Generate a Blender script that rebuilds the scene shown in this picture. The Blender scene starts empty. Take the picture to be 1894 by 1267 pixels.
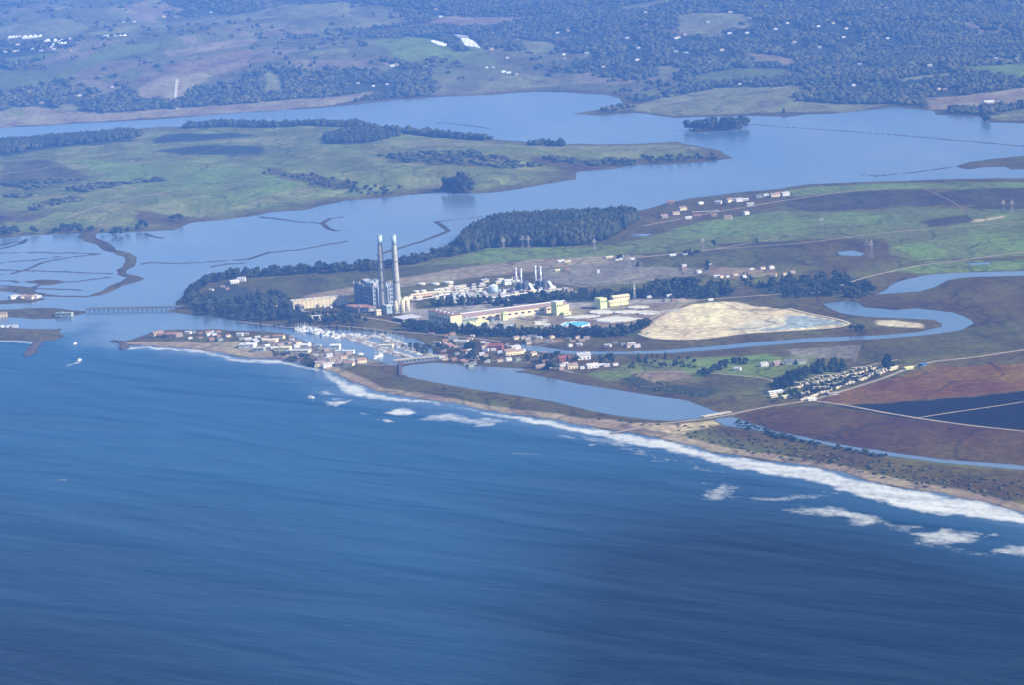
import bpy, math, random
import numpy as np
from mathutils import Matrix, Vector
random.seed(7)
RNG = np.random.default_rng(11)
SC = bpy.context.scene
COL = SC.collection
R = math.radians

# ------------------------------------------------------------------ camera
H = 920.0; PITCH = R(-9.0); ROLL = R(3.0); F = 6000.0; PW, PH = 1894.0, 1267.0
fw = np.array([0, math.cos(PITCH), math.sin(PITCH)])
r0 = np.array([1.0, 0, 0]); u0 = np.cross(r0, fw)
cr = math.cos(ROLL)*r0 - math.sin(ROLL)*u0
cu = math.sin(ROLL)*r0 + math.cos(ROLL)*u0
cam = bpy.data.cameras.new('camera'); camo = bpy.data.objects.new('camera', cam); COL.objects.link(camo)
cam.sensor_width = 36; cam.lens = 36*F/PW; cam.clip_start = 10; cam.clip_end = 150000
M = Matrix(((cr[0], cu[0], -fw[0], 0), (cr[1], cu[1], -fw[1], 0), (cr[2], cu[2], -fw[2], H), (0, 0, 0, 1)))
camo.matrix_world = M
SC.camera = camo

# ------------------------------------------------------------------ world, sun, exposure
SUN_PHI, SUN_EL = R(22), R(31)          # from the right and slightly behind the camera
sd_ = Vector((math.cos(SUN_PHI)*math.cos(SUN_EL), -math.sin(SUN_PHI)*math.cos(SUN_EL), math.sin(SUN_EL)))
sun = bpy.data.lights.new('sun', 'SUN'); sun.energy = 4.8; sun.angle = R(0.53); sun.color = (1.0, 0.91, 0.76)
suno = bpy.data.objects.new('sun', sun); COL.objects.link(suno)
suno.rotation_euler = sd_.to_track_quat('Z', 'Y').to_euler(); suno.location = (0, 0, 3000)
w = bpy.data.worlds.new('World'); SC.world = w; w.use_nodes = True
nt = w.node_tree; sky = nt.nodes.new('ShaderNodeTexSky'); sky.sky_type = 'NISHITA'; sky.sun_disc = False
sky.sun_elevation = SUN_EL; sky.sun_rotation = math.pi/2 + SUN_PHI; sky.air_density = 1.0; sky.dust_density = 0.6; sky.ozone_density = 1.5
nt.links.new(sky.outputs[0], nt.nodes['Background'].inputs[0]); nt.nodes['Background'].inputs[1].default_value = 0.095
SC.view_settings.view_transform = 'Standard'; SC.view_settings.look = 'None'
SC.view_settings.exposure = 0.87; SC.view_settings.gamma = 1
SC.cycles.volume_bounces = 1; SC.cycles.max_bounces = 6

# ------------------------------------------------------------------ noise + polygons
def _h(ix, iy, s):
    n = (ix.astype(np.int64)*374761393 + iy.astype(np.int64)*668265263 + s*1442695041) & 0xffffffff
    n = ((n ^ (n >> 13))*1274126177) & 0xffffffff
    n = (n ^ (n >> 16)) & 0xffffffff
    return n/4294967295.0
def vn(x, y, s=0):
    ix = np.floor(x); iy = np.floor(y); fx = x-ix; fy = y-iy
    fx = fx*fx*(3-2*fx); fy = fy*fy*(3-2*fy)
    a = _h(ix, iy, s); b = _h(ix+1, iy, s); c = _h(ix, iy+1, s); d = _h(ix+1, iy+1, s)
    return (a*(1-fx)+b*fx)*(1-fy) + (c*(1-fx)+d*fx)*fy
def fbm(x, y, s=0, o=4):
    t = 0; a = .5; n = 0
    for k in range(o):
        t = t + a*vn(x*2**k+17.3*k, y*2**k-9.1*k, s+k); n += a; a *= .5
    return t/n
def smooth(a, b, x):
    t = np.clip((x-a)/(b-a), 0, 1); return t*t*(3-2*t)

def rays(px, py):
    px = np.asarray(px, float); py = np.asarray(py, float)
    a = (px-PW/2)[..., None]*cr + (PH/2-py)[..., None]*cu + F*fw
    return a
def at0(px, py, z=0.0):
    d = rays(px, py); t = (z-H)/d[..., 2]
    return d[..., 0]*t, d[..., 1]*t
def W(pts, z=0.0):
    p = np.array(pts, float); x, y = at0(p[:, 0], p[:, 1], z); return np.stack([x, y], 1)
def proj(x, y, z):
    v = np.stack([x, y, z-H], -1); d = v@fw
    return PW/2+F*(v@cr)/d, PH/2-F*(v@cu)/d

def sdist(P, X, Y, pad=None):
    """signed distance to polygon P (world), positive inside; far outside the box (pad) returns -pad"""
    sh = X.shape; X = X.ravel(); Y = Y.ravel()
    if pad is not None:
        m = (X > P[:, 0].min()-pad) & (X < P[:, 0].max()+pad) & (Y > P[:, 1].min()-pad) & (Y < P[:, 1].max()+pad)
        out = np.full(X.shape, -float(pad)); idx = np.nonzero(m)[0]
        if len(idx) == 0: return out.reshape(sh)
        x, y = X[idx], Y[idx]
    else:
        x, y = X, Y
    d2 = np.full(x.shape, 1e18); ins = np.zeros(x.shape, bool); n = len(P)
    for i in range(n):
        ax, ay = P[i]; bx, by = P[(i+1) % n]; ex, ey = bx-ax, by-ay
        l = ex*ex+ey*ey+1e-9
        t = np.clip(((x-ax)*ex+(y-ay)*ey)/l, 0, 1)
        d2 = np.minimum(d2, (x-ax-t*ex)**2+(y-ay-t*ey)**2)
        if ay != by:
            c = ((ay > y) != (by > y)) & (x < ex*(y-ay)/(by-ay)+ax); ins ^= c
    s = np.where(ins, 1, -1)*np.sqrt(d2)
    if pad is None: return s.reshape(sh)
    out[idx] = np.maximum(s, -pad); return out.reshape(sh)
def ldist(P, X, Y, pad):
    """distance to a polyline"""
    sh = X.shape; X = X.ravel(); Y = Y.ravel()
    m = (X > P[:, 0].min()-pad) & (X < P[:, 0].max()+pad) & (Y > P[:, 1].min()-pad) & (Y < P[:, 1].max()+pad)
    out = np.full(X.shape, float(pad)); idx = np.nonzero(m)[0]
    if len(idx) == 0: return out.reshape(sh)
    x, y = X[idx], Y[idx]; d2 = np.full(x.shape, 1e18)
    for i in range(len(P)-1):
        ax, ay = P[i]; ex, ey = P[i+1]-P[i]; l = ex*ex+ey*ey+1e-9
        t = np.clip(((x-ax)*ex+(y-ay)*ey)/l, 0, 1)
        d2 = np.minimum(d2, (x-ax-t*ex)**2+(y-ay-t*ey)**2)
    out[idx] = np.minimum(np.sqrt(d2), pad); return out.reshape(sh)

# ------------------------------------------------------------------ shorelines (traced once, laid on the sea-level plane)
L1 = W([(-500,262),(0,236),(120,229),(300,218),(450,208),(600,198),(700,186),(800,179),(917,174),(992,168),(1059,169),(1127,177),(1156,193),(1100,203),(1069,209),(1110,212),(1160,207),(1254,217),(1382,212),(1457,214),(1490,209),(1534,209),(1646,196),(1720,206),(1724,213),(1811,216),(1824,226),(1894,228),(2400,240)])
L1 = np.concatenate([L1, [[9000, 48000], [-9000, 48000]]])
L2 = W([(-1600,330),(-100,262),(0,262),(115,253),(172,245),(236,237),(294,233),(368,233),(422,226),(500,231),(540,227),(640,224),(688,231),(789,242),(856,251),(958,259),(992,264),(1039,264),(1120,265),(1260,262),(1290,270),(1335,280),(1350,289),(1322,297),(1254,301),(1220,302),(1177,303),(1147,310),(1069,316),(1060,330),(1000,340),(960,347),(900,355),(868,357),(820,356),(760,362),(720,366),(640,372),(600,380),(560,390),(500,393),(480,399),(431,406),(359,410),(331,423),(290,426),(235,429),(177,431),(140,430),(50,434),(0,439),(-1600,520),(-1600,330)])
L3 = W([(145,438),(150,428),(177,428),(182,443),(193,460),(232,470),(247,484),(246,492),(235,497),(222,505),(240,509),(262,514),(243,521),(199,543),(171,545),(204,528),(222,514),(202,508),(218,495),(226,484),(210,473),(190,466),(176,465),(155,452)])
L3b = W([(30,521),(60,517),(80,516),(112,521),(90,526),(72,528),(50,524)])
L3c = W([(-200,535),(0,532),(30,530),(58,533),(60,538),(85,541),(171,543),(175,546),(120,545),(60,545),(0,540),(-200,545)])
L3d = W([(-200,560),(0,556),(20,552),(80,548),(82,552),(60,557),(0,562),(-200,575)])
L4 = W([(-300,600),(0,604),(60,607),(110,606),(124,604),(118,622),(100,628),(72,631),(40,630),(0,629),(-300,624)])
L4j = W([(66,626),(78,628),(64,648),(56,659),(46,658),(58,645)])
L5 = W([(-300,568),(0,570),(60,568),(120,567),(163,572),(166,576),(110,587),(80,587),(0,584),(-300,592)])
L6 = W([(318,576),(335,571),(345,566),(348,546),(358,533),(368,521),(398,508),(447,504),(500,501),(560,498),(640,491),(700,483),(760,473),(800,463),(830,453),(860,435),(890,419),(940,410),(1040,404),(1120,397),(1160,392),(1196,386),(1242,371),(1297,364),(1373,356),(1437,351),(1457,348),(1500,341),(1601,336),(1708,333),(1816,332),(1894,330),(3600,300),
 (3600,1390),(2100,1010),(1894,948),(1817,928),(1739,914),(1645,898),(1519,868),(1410,851),(1322,838),(1243,815),(1151,799),(1085,790),(1016,777),(900,763),(871,754),(783,740),(740,735),(699,729),(662,711),(625,697),(595,686),(588,684),(544,670),(502,664),(458,664),(430,659),(405,654),(338,644),(280,641),(236,641),(222,642),(214,633),(226,630),(245,627),(265,621),(290,612),(331,610),(359,609),(400,608),(440,611),(500,612),(545,620),(565,630),(590,640),(630,652),(675,664),(700,672),(725,680),(742,676),(770,673),(812,664),(800,650),(770,633),(735,621),(680,613),(620,607),(550,602),(500,598),(450,594),(400,589),(360,582),(335,578)])
L7 = W([(1752,307),(1795,297),(1850,291),(1894,287),(2200,280),(2200,312),(1894,313),(1880,314),(1862,307),(1820,308),(1785,313)])
I1 = W([(1272,238),(1290,233),(1330,231),(1365,229),(1382,232),(1370,238),(1320,242),(1285,243)])
I2 = W([(800,238),(0,0),(1,1)]) if False else None
JET = W([(209,631),(217,630),(228,636),(232,645),(224,647),(219,639)])
W2 = W([(737,688),(741,680),(760,676),(800,672),(830,674),(880,678),(960,682),(974,684),(948,689),(977,692),(1026,702),(1080,713),(1151,724),(1240,737),(1270,741),(1312,757),(1338,766),(1296,774),(1243,779),(1204,777),(1138,769),(1085,759),(1032,746),(960,733),(900,725),(826,713),(792,707),(758,699)])
W3 = W([(1521,561),(1560,556),(1588,557),(1601,567),(1655,572),(1692,569),(1762,577),(1789,588),(1800,597),(1775,610),(1708,619),(1628,626),(1494,633),(1381,643),(1300,650),(1220,656),(1140,657),(1053,656),(1008,653),(965,648),(948,643),(968,638),(1008,643),(1053,650),(1140,652),(1220,650),(1300,643),(1381,635),(1494,625),(1628,619),(1700,612),(1737,603),(1740,597),(1728,591),(1682,588),(1623,586),(1588,583),(1553,578)])
W4 = W([(1616,549),(1622,543),(1660,541),(1700,539),(1730,531),(1751,518),(1789,512),(1894,509),(2400,500),(2400,492),(1894,500),(1762,505),(1708,509),(1665,519),(1650,526),(1640,536),(1628,540)])
W5 = W([(1319,777),(1338,771),(1360,773),(1425,797),(1519,817),(1645,838),(1739,851),(1894,862),(2400,890),(2400,900),(1894,870),(1739,857),(1645,845),(1582,835),(1488,815),(1394,796),(1338,787)])
W6 = W([(1166,432),(1180,430),(1215,431),(1200,435),(1172,435)])
W7 = W([(1548,466),(1575,463),(1600,468),(1590,473),(1555,472)])
W8 = W([(0,404),(12,405),(28,410),(0,412),(-60,412),(-60,403)])
W9 = W([(1790,486),(1835,484),(1830,488),(1795,489)])
LANDS = [L1, L2, L3, L3b, L3c, L3d, L4, L4j, L5, L6, L7, I1, JET]
WATERS = [W2, W3, W4, W5, W6, W7, W8, W9]
def shore(X, Y):
    a = 14.0; big = 55.0
    amp = smooth(4000, 7500, Y)
    wx = X + (fbm(X/45, Y/70, 1, 3)-.5)*a*1.6 + (fbm(X/230, Y/420, 5, 2)-.5)*big*amp
    wy = Y + (fbm(X/60, Y/60, 2, 3)-.5)*a*2.2 + (fbm(X/300, Y/420, 6, 2)-.5)*big*1.5*amp
    S = np.full(X.shape, -400.0); S1 = None; S2 = None
    for i, P in enumerate(LANDS):
        s = sdist(P, wx, wy, None if i in (0,) else 400)
        if i == 0: S1 = s
        if i == 1: S2 = s
        S = np.maximum(S, s)
    for P in WATERS: S = np.minimum(S, -sdist(P, X+(wx-X)*.35, Y+(wy-Y)*.35, 400))
    return S, S1, S2
LEV = [W(l) for l in ([(0,467),(60,466),(120,467),(185,469)], [(185,469),(125,476),(78,485),(50,497),(20,506),(-60,512)], [(-60,496),(0,498),(50,500),(120,502),(205,506)],
    [(262,488),(272,485),(330,486),(387,484),(440,480),(462,478),(478,472)], [(478,472),(497,466),(560,460),(640,446)], [(392,493),(420,488),(450,486)], [(635,401),(610,404),(598,412),(604,421),(622,426),(638,426)], [(830,426),(806,409),(840,405),(892,401)],
    [(1382,229),(1480,236),(1640,247),(1760,258),(1900,270),(2100,284)], [(1620,325),(1690,318),(1760,308)], [(810,226),(850,229),(905,237)], [(268,432),(285,437),(302,440)],[(0,454),(20,448),(40,447)], [(1596,322),(1625,324)], [(0,486),(60,480),(110,474)], [(-60,520),(20,518),(34,521)], [(110,522),(150,518),(200,512)], [(60,538),(64,530),(70,527)], [(0,528),(40,530),(90,533),(150,536)], [(50,442),(40,450),(0,460)], [(700,470),(760,452),(800,438),(826,427)], [(478,400),(540,408),(598,412)])]
def hmain(X, Y):
    S, S1, S2 = shore(X, Y)
    h = 2.6*np.tanh(S/38.0)
    hills = smooth(30, 1400, S1)
    rel = fbm(X/900+3, Y/1500, 21, 5); ridge = 1-np.abs(2*fbm(X/2100, Y/2600+1.7, 31, 4)-1)
    far = smooth(9500, 19000, Y)
    h = h + hills*((rel-.25).clip(0)*95 + ridge**2*85*(.4+far) + far*90*ridge + 8)
    h = h + smooth(10, 420, S2)*(fbm(X/420, Y/900, 41, 4)-.15).clip(0)*42
    main = smooth(20, 260, S)*(S1 < 0)*(S2 < 0)
    h = h + main*(fbm(X/350, Y/500, 51, 3)-.2).clip(0)*5
    return h, S, S1, S2
GX, GY = at0(1000, 438); GX = float(GX); GY = float(GY)
def hfun(X, Y):
    h, S, S1, S2 = hmain(X, Y)
    u = (X-GX)/260; v = (Y-GY)/260
    h = h + 10*np.exp(-(u*u+v*v))*(S > 0)*np.clip(S/60, 0, 1)
    d = LEVd(X, Y)
    h = np.maximum(h, 1.5 - np.abs(d)*.22)
    return h, S, S1, S2
def LEVd(X, Y):
    d = np.full(X.shape, 60.0)
    jx = X + (fbm(X/30, Y/60, 77, 2)-.5)*8; jy = Y + (fbm(X/30, Y/60, 78, 2)-.5)*22
    for P in LEV: d = np.minimum(d, ldist(P, jx, jy, 60))
    return d
def at(px, py):
    """where the line of sight through a photo point meets the ground: arrays x, y, z"""
    px = np.atleast_1d(np.asarray(px, float)); py = np.atleast_1d(np.asarray(py, float))
    d = rays(px, py); d = d/np.linalg.norm(d[:, :2], axis=1)[:, None]
    t = H/-d[:, 2]; lo = t*0.86; lo = np.where(t < 7600, t*.985, lo); n = 26
    T = lo[:, None] + (t-lo)[:, None]*np.linspace(0, 1, n)[None]
    hh = hfun(d[:, 0:1]*T, d[:, 1:2]*T)[0]; z = H+d[:, 2:3]*T
    b = z <= hh; b[:, -1] = True; k = np.argmax(b, 1); k0 = np.maximum(k-1, 0)
    i = np.arange(len(px)); ta, tb = T[i, k0], T[i, k]
    for _ in range(7):
        tm = (ta+tb)/2; hm = hfun(d[:, 0]*tm, d[:, 1]*tm)[0]; c = H+d[:, 2]*tm <= hm
        tb = np.where(c, tm, tb); ta = np.where(c, ta, tm)
    return d[:, 0]*tb, d[:, 1]*tb, H+d[:, 2]*tb
def AT(px, py):
    x, y, z = at([px], [py]); return float(x[0]), float(y[0]), float(z[0])
def WT(pts):
    p = np.array(pts, float); x, y, z = at(p[:, 0], p[:, 1]); return np.stack([x, y], 1)

# ------------------------------------------------------------------ materials
MATS = {}
def newmat(name):
    m = bpy.data.materials.new(name); m.use_nodes = True; MATS[name] = m
    return m, m.node_tree, m.node_tree.nodes['Principled BSDF']
def mat(name, c, rough=.75, scale=.2, amt=.25, metal=0, spec=.3):
    """plain paint / masonry with weathering noise"""
    if name in MATS: return MATS[name]
    m, t, b = newmat(name); N = t.nodes; L = t.links
    tc = N.new('ShaderNodeTexCoord'); no = N.new('ShaderNodeTexNoise'); no.inputs['Scale'].default_value = scale; no.inputs['Detail'].default_value = 5
    L.new(tc.outputs['Object'], no.inputs['Vector'])
    mr = N.new('ShaderNodeMapRange'); mr.inputs[1].default_value = .3; mr.inputs[2].default_value = .7; mr.inputs[3].default_value = 1-amt; mr.inputs[4].default_value = 1+amt*.4
    L.new(no.outputs[0], mr.inputs[0])
    mx = N.new('ShaderNodeVectorMath'); mx.operation = 'SCALE'; mx.inputs[0].default_value = c[:3]; L.new(mr.outputs[0], mx.inputs['Scale'])
    L.new(mx.outputs[0], b.inputs['Base Color']); b.inputs['Roughness'].default_value = rough; b.inputs['Metallic'].default_value = metal
    b.inputs['Specular IOR Level'].default_value = spec
    return m

# ------------------------------------------------------------------ land cover
GRASS=(.125,.142,.028); PALE=(.18,.175,.065); MARSH=(.088,.062,.010); SOIL=(.15,.062,.002); DARK=(.006,.003,.002); WOOD=(.040,.046,.020)
SAND=(.40,.31,.17); TAN=(.25,.20,.115); CONC=(.33,.30,.24); OLIVE=(.082,.072,.012); PINK=(.21,.15,.085); PURP=(.058,.042,.010); LIME=(.135,.178,.030); GREY=(.19,.17,.115)
FAR_FIELDS = [ (PALE,[(838,62),(868,64),(872,71),(895,92),(856,88),(844,72)]), (PALE,[(790,72),(808,73),(836,84),(822,88),(794,79)]),  # clearings among the woods of the far hills
 (TAN,[(253,165),(304,136),(338,132),(395,138),(358,159),(338,176),(328,186),(257,183)]),
 (PINK,[(304,120),(372,111),(415,97),(466,91),(463,121),(415,137),(338,132),(306,128)]),
 (LIME,[(688,77),(752,67),(796,69),(840,95),(809,105),(759,118),(728,101)]),
 (LIME,[(809,101),(892,91),(914,119),(870,117),(823,111)]),
 (PALE,[(1254,27),(1349,22),(1389,34),(1322,68),(1254,64)]),
 (PINK,[(1381,98),(1406,98),(1457,105),(1487,117),(1457,123),(1386,108)]),
 (PALE,[(1240,178),(1322,162),(1490,158),(1472,186),(1560,192),(1643,192),(1570,206),(1500,206),(1400,208),(1254,214),(1180,205),(1160,196)]),
 (LIME,[(1771,125),(1894,116),(1940,125),(1894,146),(1835,136)]),
 (GRASS,[(-30,128),(68,128),(115,139),(68,159),(0,169),(-40,168)]),
 (PALE,[(-30,52),(118,46),(166,57),(118,71),(-30,70)]),
 (PALE,[(236,45),(405,30),(640,10),(650,28),(405,45),(304,50),(230,62),(205,62)]),
 (TAN,[(330,-6),(470,-6),(405,17)]),
 (PINK,[(806,30),(1025,26),(914,47),(802,45)]), (PINK,[(690,53),(806,40),(806,45),(690,57)]),
 (PALE,[(951,72),(1025,80),(1035,90),(992,98),(975,90)]),
 (PALE,[(493,130),(516,138),(530,169),(485,172)]),
 (TAN,[(0,205),(60,196),(120,205),(200,208),(320,200),(440,192),(600,180),(690,168),(680,180),(600,196),(450,206),(300,216),(120,227),(0,235),(-60,238),(-60,210)]),
 (PALE,[(100,203),(120,190),(150,196),(140,206)]),(PALE,[(0,216),(20,196),(50,206),(40,216)]),
 (GRASS,[(1280,140),(1360,125),(1460,126),(1480,138),(1380,150),(1290,152)]),
 (PALE,[(1655,146),(1760,134),(1765,142),(1670,154)]),(LIME,[(1606,153),(1634,150),(1636,157),(1608,160)]),
 (TAN,[(300,96),(360,84),(470,70),(480,76),(380,96),(310,106)]),(PALE,[(560,98),(640,88),(650,94),(600,104)]),(PALE,[(640,44),(740,34),(760,40),(660,52)]),(GRASS,[(0,108),(100,96),(110,102),(20,118)]),
 (PALE,[(860,175),(930,138),(970,138),(1040,146),(1030,158),(930,166)]),
 (TAN,[(1710,180),(1780,176),(1894,160),(1950,165),(1894,190),(1800,200),(1720,203)]),
 (PALE,[(1824,214),(1894,200),(1950,205),(1950,222),(1840,222)]),
 (PALE,[(1212,122),(1245,120),(1256,132),(1226,150)]),
 (GREY,[(60,-8),(125,-8),(118,2),(96,9),(74,4)]),
 (GRASS,[(180,88),(330,72),(335,80),(200,110),(120,145),(110,138)]),
 (GRASS,[(230,128),(258,122),(262,138),(240,146),(225,142)]),
 (PALE,[(1150,12),(1260,-6),(1300,-6),(1230,8),(1160,20)]),
 (TAN,[(470,195),(700,170),(690,178),(480,203)]),
]
MID_FIELDS = [
 ((.028,.034,.016),[(280,263),(300,251),(345,247),(420,249),(477,255),(420,264),(355,270),(290,270)]), ((.028,.034,.016),[(284,287),(330,281),(405,275),(486,277),(492,288),(430,292),(360,292)]),
 (PALE,[(220,258),(300,238),(320,246),(280,252),(262,266)]), (PALE,[(490,258),(560,268),(470,272),(350,272),(470,262)]),
 (WOOD,[(600,262),(660,246),(700,250),(690,272),(640,276),(605,272)]), (WOOD,[(0,266),(100,262),(200,250),(262,262),(180,274),(90,280),(0,292)]),
 (OLIVE,[(0,305),(80,300),(170,330),(90,352),(0,350)]), (OLIVE,[(480,312),(560,330),(680,350),(600,352),(520,338)]),
 (MARSH,[(250,395),(360,398),(330,415),(260,412)]),(MARSH,[(980,300),(1180,292),(1320,288),(1345,290),(1250,300),(1170,300),(1060,314),(990,306)]),
 (PALE,[(700,262),(840,256),(940,268),(900,276),(760,280)]), (PALE,[(820,272),(1000,268),(1280,266),(1300,272),(1100,280),(900,284)]),
 (OLIVE,[(700,300),(850,296),(960,310),(860,320),(720,316)]), (LIME,[(130,300),(420,310),(560,350),(430,380),(250,350)]),
]
PLANT_FIELDS = [
 (MARSH,[(1160,394),(1240,374),(1440,353),(1450,378),(1300,406),(1170,425),(1150,410)]),
 (LIME,[(1457,350),(1500,344),(1700,336),(3300,326),(3300,340),(1894,346),(1600,351),(1470,362)]),
 (PURP,[(1440,366),(1600,353),(1730,351),(1720,372),(1600,386),(1500,390),(1452,380)]),
 (PURP,[(1660,376),(1760,352),(1894,346),(3300,340),(3300,356),(1894,370),(1780,378),(1700,382)]),
 (PURP,[(1788,384),(1840,368),(1894,364),(3300,360),(3300,390),(1894,392),(1830,388)]),
 (GRASS,[(860,470),(900,461),(1100,457),(1200,440),(1310,406),(1440,388),(1500,392),(1600,388),(1680,382),(1780,386),(3300,394),(3300,470),(1700,480),(1500,440),(1300,460),(1160,470),(900,488),(780,500),(760,492)]),
 (LIME,[(1180,440),(1310,407),(1430,389),(1600,392),(1690,400),(1500,420),(1300,440)]),(LIME,[(1640,450),(1894,425),(3300,420),(3300,460),(1700,478)]),
 (LIME,[(860,478),(900,462),(1000,460),(1100,460),(1060,470),(920,484)]),
 (OLIVE,[(470,515),(700,495),(860,486),(900,486),(700,520),(560,545),(480,545)]),
 (TAN,[(560,545),(860,492),(1000,478),(1190,470),(1180,490),(1000,500),(850,515),(640,545),(570,560)]),
 (GREY,[(1000,495),(1180,480),(1300,480),(1340,500),(1200,520),(1080,530),(1000,520)]),
 (OLIVE,[(1180,476),(1305,474),(1306,494),(1190,492)]), (OLIVE,[(1320,462),(1460,458),(1500,480),(1440,492),(1330,496)]),
 (PINK,[(1310,492),(1430,495),(1440,506),(1360,516),(1310,508)]),
 (MARSH,[(1470,440),(1640,440),(1650,470),(1560,500),(1500,486)]), (PURP,[(1320,450),(1470,443),(1500,455),(1380,460)]),
 (SAND,[(1780,408),(1862,398),(1850,403),(1800,411)]), (PURP,[(1700,408),(1790,396),(1800,408),(1720,420)]),
 (MARSH,[(1620,510),(1700,480),(1894,470),(3300,460),(3300,500),(1894,498),(1720,503),(1650,515)]),
 (LIME,[(1640,500),(1720,480),(1894,478),(3300,470),(3300,488),(1894,494),(1720,503)]),
 (MARSH,[(1640,590),(1690,545),(1750,520),(1894,510),(3300,500),(3300,640),(1894,640),(1700,640),(1780,612),(1800,597),(1740,572)]),
 (OLIVE,[(1590,640),(1700,626),(1810,605),(1894,590),(3300,570),(3300,640),(1894,650),(1720,660),(1600,672)]),
 (MARSH,[(1280,650),(1494,636),(1590,632),(1590,650),(1400,668),(1300,664)]),
 (GREY,[(1450,645),(1590,638),(1585,665),(1480,664)]),
 (MARSH,[(1000,660),(1160,660),(1160,690),(1000,684)]), (GRASS,[(1090,690),(1190,665),(1500,660),(1560,700),(1450,740),(1300,710),(1200,700),(1130,706)]),
 (LIME,[(1105,690),(1190,676),(1190,688),(1120,704)]),(LIME,[(1260,662),(1420,655),(1460,672),(1440,700),(1330,705),(1260,690)]),
 (OLIVE,[(1300,690),(1450,700),(1430,730),(1300,720)]), (MARSH,[(980,692),(1140,705),(1300,735),(1440,735),(1480,745),(1340,766),(1312,756),(1200,730)]),
 (WOOD,[(1140,700),(1180,690),(1240,712),(1340,722),(1300,734),(1200,722)]),
 (SOIL,[(1500,742),(1690,690),(1750,668),(3300,640),(3300,700),(1894,722),(1720,740),(1545,750)]),
 (MARSH,[(1720,672),(1894,650),(3300,625),(3300,650),(1894,672),(1760,680)]),
 (DARK,[(1546,752),(1720,741),(1894,724),(3300,690),(3300,810),(1894,797),(1790,787),(1690,775),(1600,763)]),
 ((.085,.040,.002),[(1340,770),(1430,752),(1545,753),(1600,764),(1690,776),(1790,788),(1894,798),(3300,815),(3300,885),(1894,862),(1739,850),(1640,836),(1519,817),(1425,796),(1362,772)]),
 ((.085,.055,.004),[(1319,777),(1338,787),(1394,797),(1488,816),(1582,836),(1645,846),(1739,858),(1894,871),(3300,895),(3300,1000),(1894,920),(1720,890),(1519,852),(1400,830),(1290,800)]),
 (OLIVE,[(1250,790),(1400,836),(1519,862),(1640,890),(1740,906),(1740,895),(1519,848),(1400,820),(1260,782)]),
 (MARSH,[(590,668),(730,690),(800,712),(900,726),(1085,760),(1204,778),(1240,792),(1100,780),(900,752),(760,722),(640,692)]),
 (OLIVE,[(700,690),(800,705),(900,740),(1080,765),(1180,778),(1180,788),(1020,768),(860,744),(740,715)]),
 (SAND,[(1080,772),(1250,786),(1330,772),(1330,780),(1260,800),(1200,800),(1140,790)]),
 (CONC,[(745,560),(900,540),(1000,535),(1200,545),(1290,555),(1230,570),(1180,600),(1050,604),(900,606),(745,590)]),
 (TAN,[(950,590),(1080,565),(1280,556),(1230,585),(1185,606),(960,608)]),
 (OLIVE,[(760,548),(840,545),(850,566),(770,572)]),
 (GREY,[(470,640),(560,622),(640,650),(700,668),(620,678),(520,652)]), (TAN,[(230,636),(440,630),(520,652),(590,684),(500,662),(400,650),(240,641)]),
 (OLIVE,[(262,627),(330,616),(400,622),(410,632),(330,634),(270,634)]),
 (PINK,[(990,625),(1060,620),(1040,630),(960,645),(930,655)]),
 (MARSH,[(1000,625),(1200,630),(1400,632),(1600,618),(1700,606),(1600,608),(1480,616),(1300,630),(1190,622),(1100,618)]),
 (WOOD,[(345,560),(420,520),(540,560),(560,590),(440,590),(360,580)]), (WOOD,[(745,596),(900,608),(1190,600),(1180,616),(980,622),(760,606)]),
 (WOOD,[(850,455),(880,430),(940,412),(1150,404),(1160,420),(1100,455),(900,460)]), (WOOD,[(1390,525),(1600,510),(1615,540),(1500,548),(1400,540)]),
 (WOOD,[(900,562),(1000,545),(1260,530),(1360,530),(1350,548),(1200,552),(1000,560)]),
 (PINK,[(1165,690),(1260,684),(1280,700),(1210,708)]),
 (TAN,[(1415,672),(1495,664),(1498,672),(1430,680)]),
]
POND = [((.64,.53,.31),[(1181,617),(1221,585),(1277,564),(1313,559),(1363,558),(1399,566),(1457,571),(1495,580),(1551,590),(1576,598),(1551,605),(1475,610),(1373,616),(1323,624),(1272,628),(1209,626)]),
 ((.30,.35,.33),[(1452,582),(1495,583),(1551,593),(1566,599),(1480,606),(1420,611),(1390,612),(1450,600)]),
 ((.55,.50,.34),[(1400,590),(1460,586),(1450,602),(1400,610),(1340,612)]),
 ((.52,.45,.28),[(1620,592),(1650,590),(1708,597),(1712,604),(1680,604),(1624,600)])]
for _k, _pp in enumerate([[(1200,578),(1255,570),(1262,574),(1212,582)],[(1090,590),(1140,583),(1200,590),(1120,594)],[(1165,575),(1200,572),(1230,575),(1190,580)],[(1098,578),(1130,573),(1155,574),(1120,579)],[(1035,588),(1070,582),(1110,584),(1060,589)],[(985,598),(1010,594),(1020,597),(998,600)],[(1120,588),(1160,586),(1183,590),(1135,592)]]):
    POND.append(((.62,.58,.45), _pp))

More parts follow.
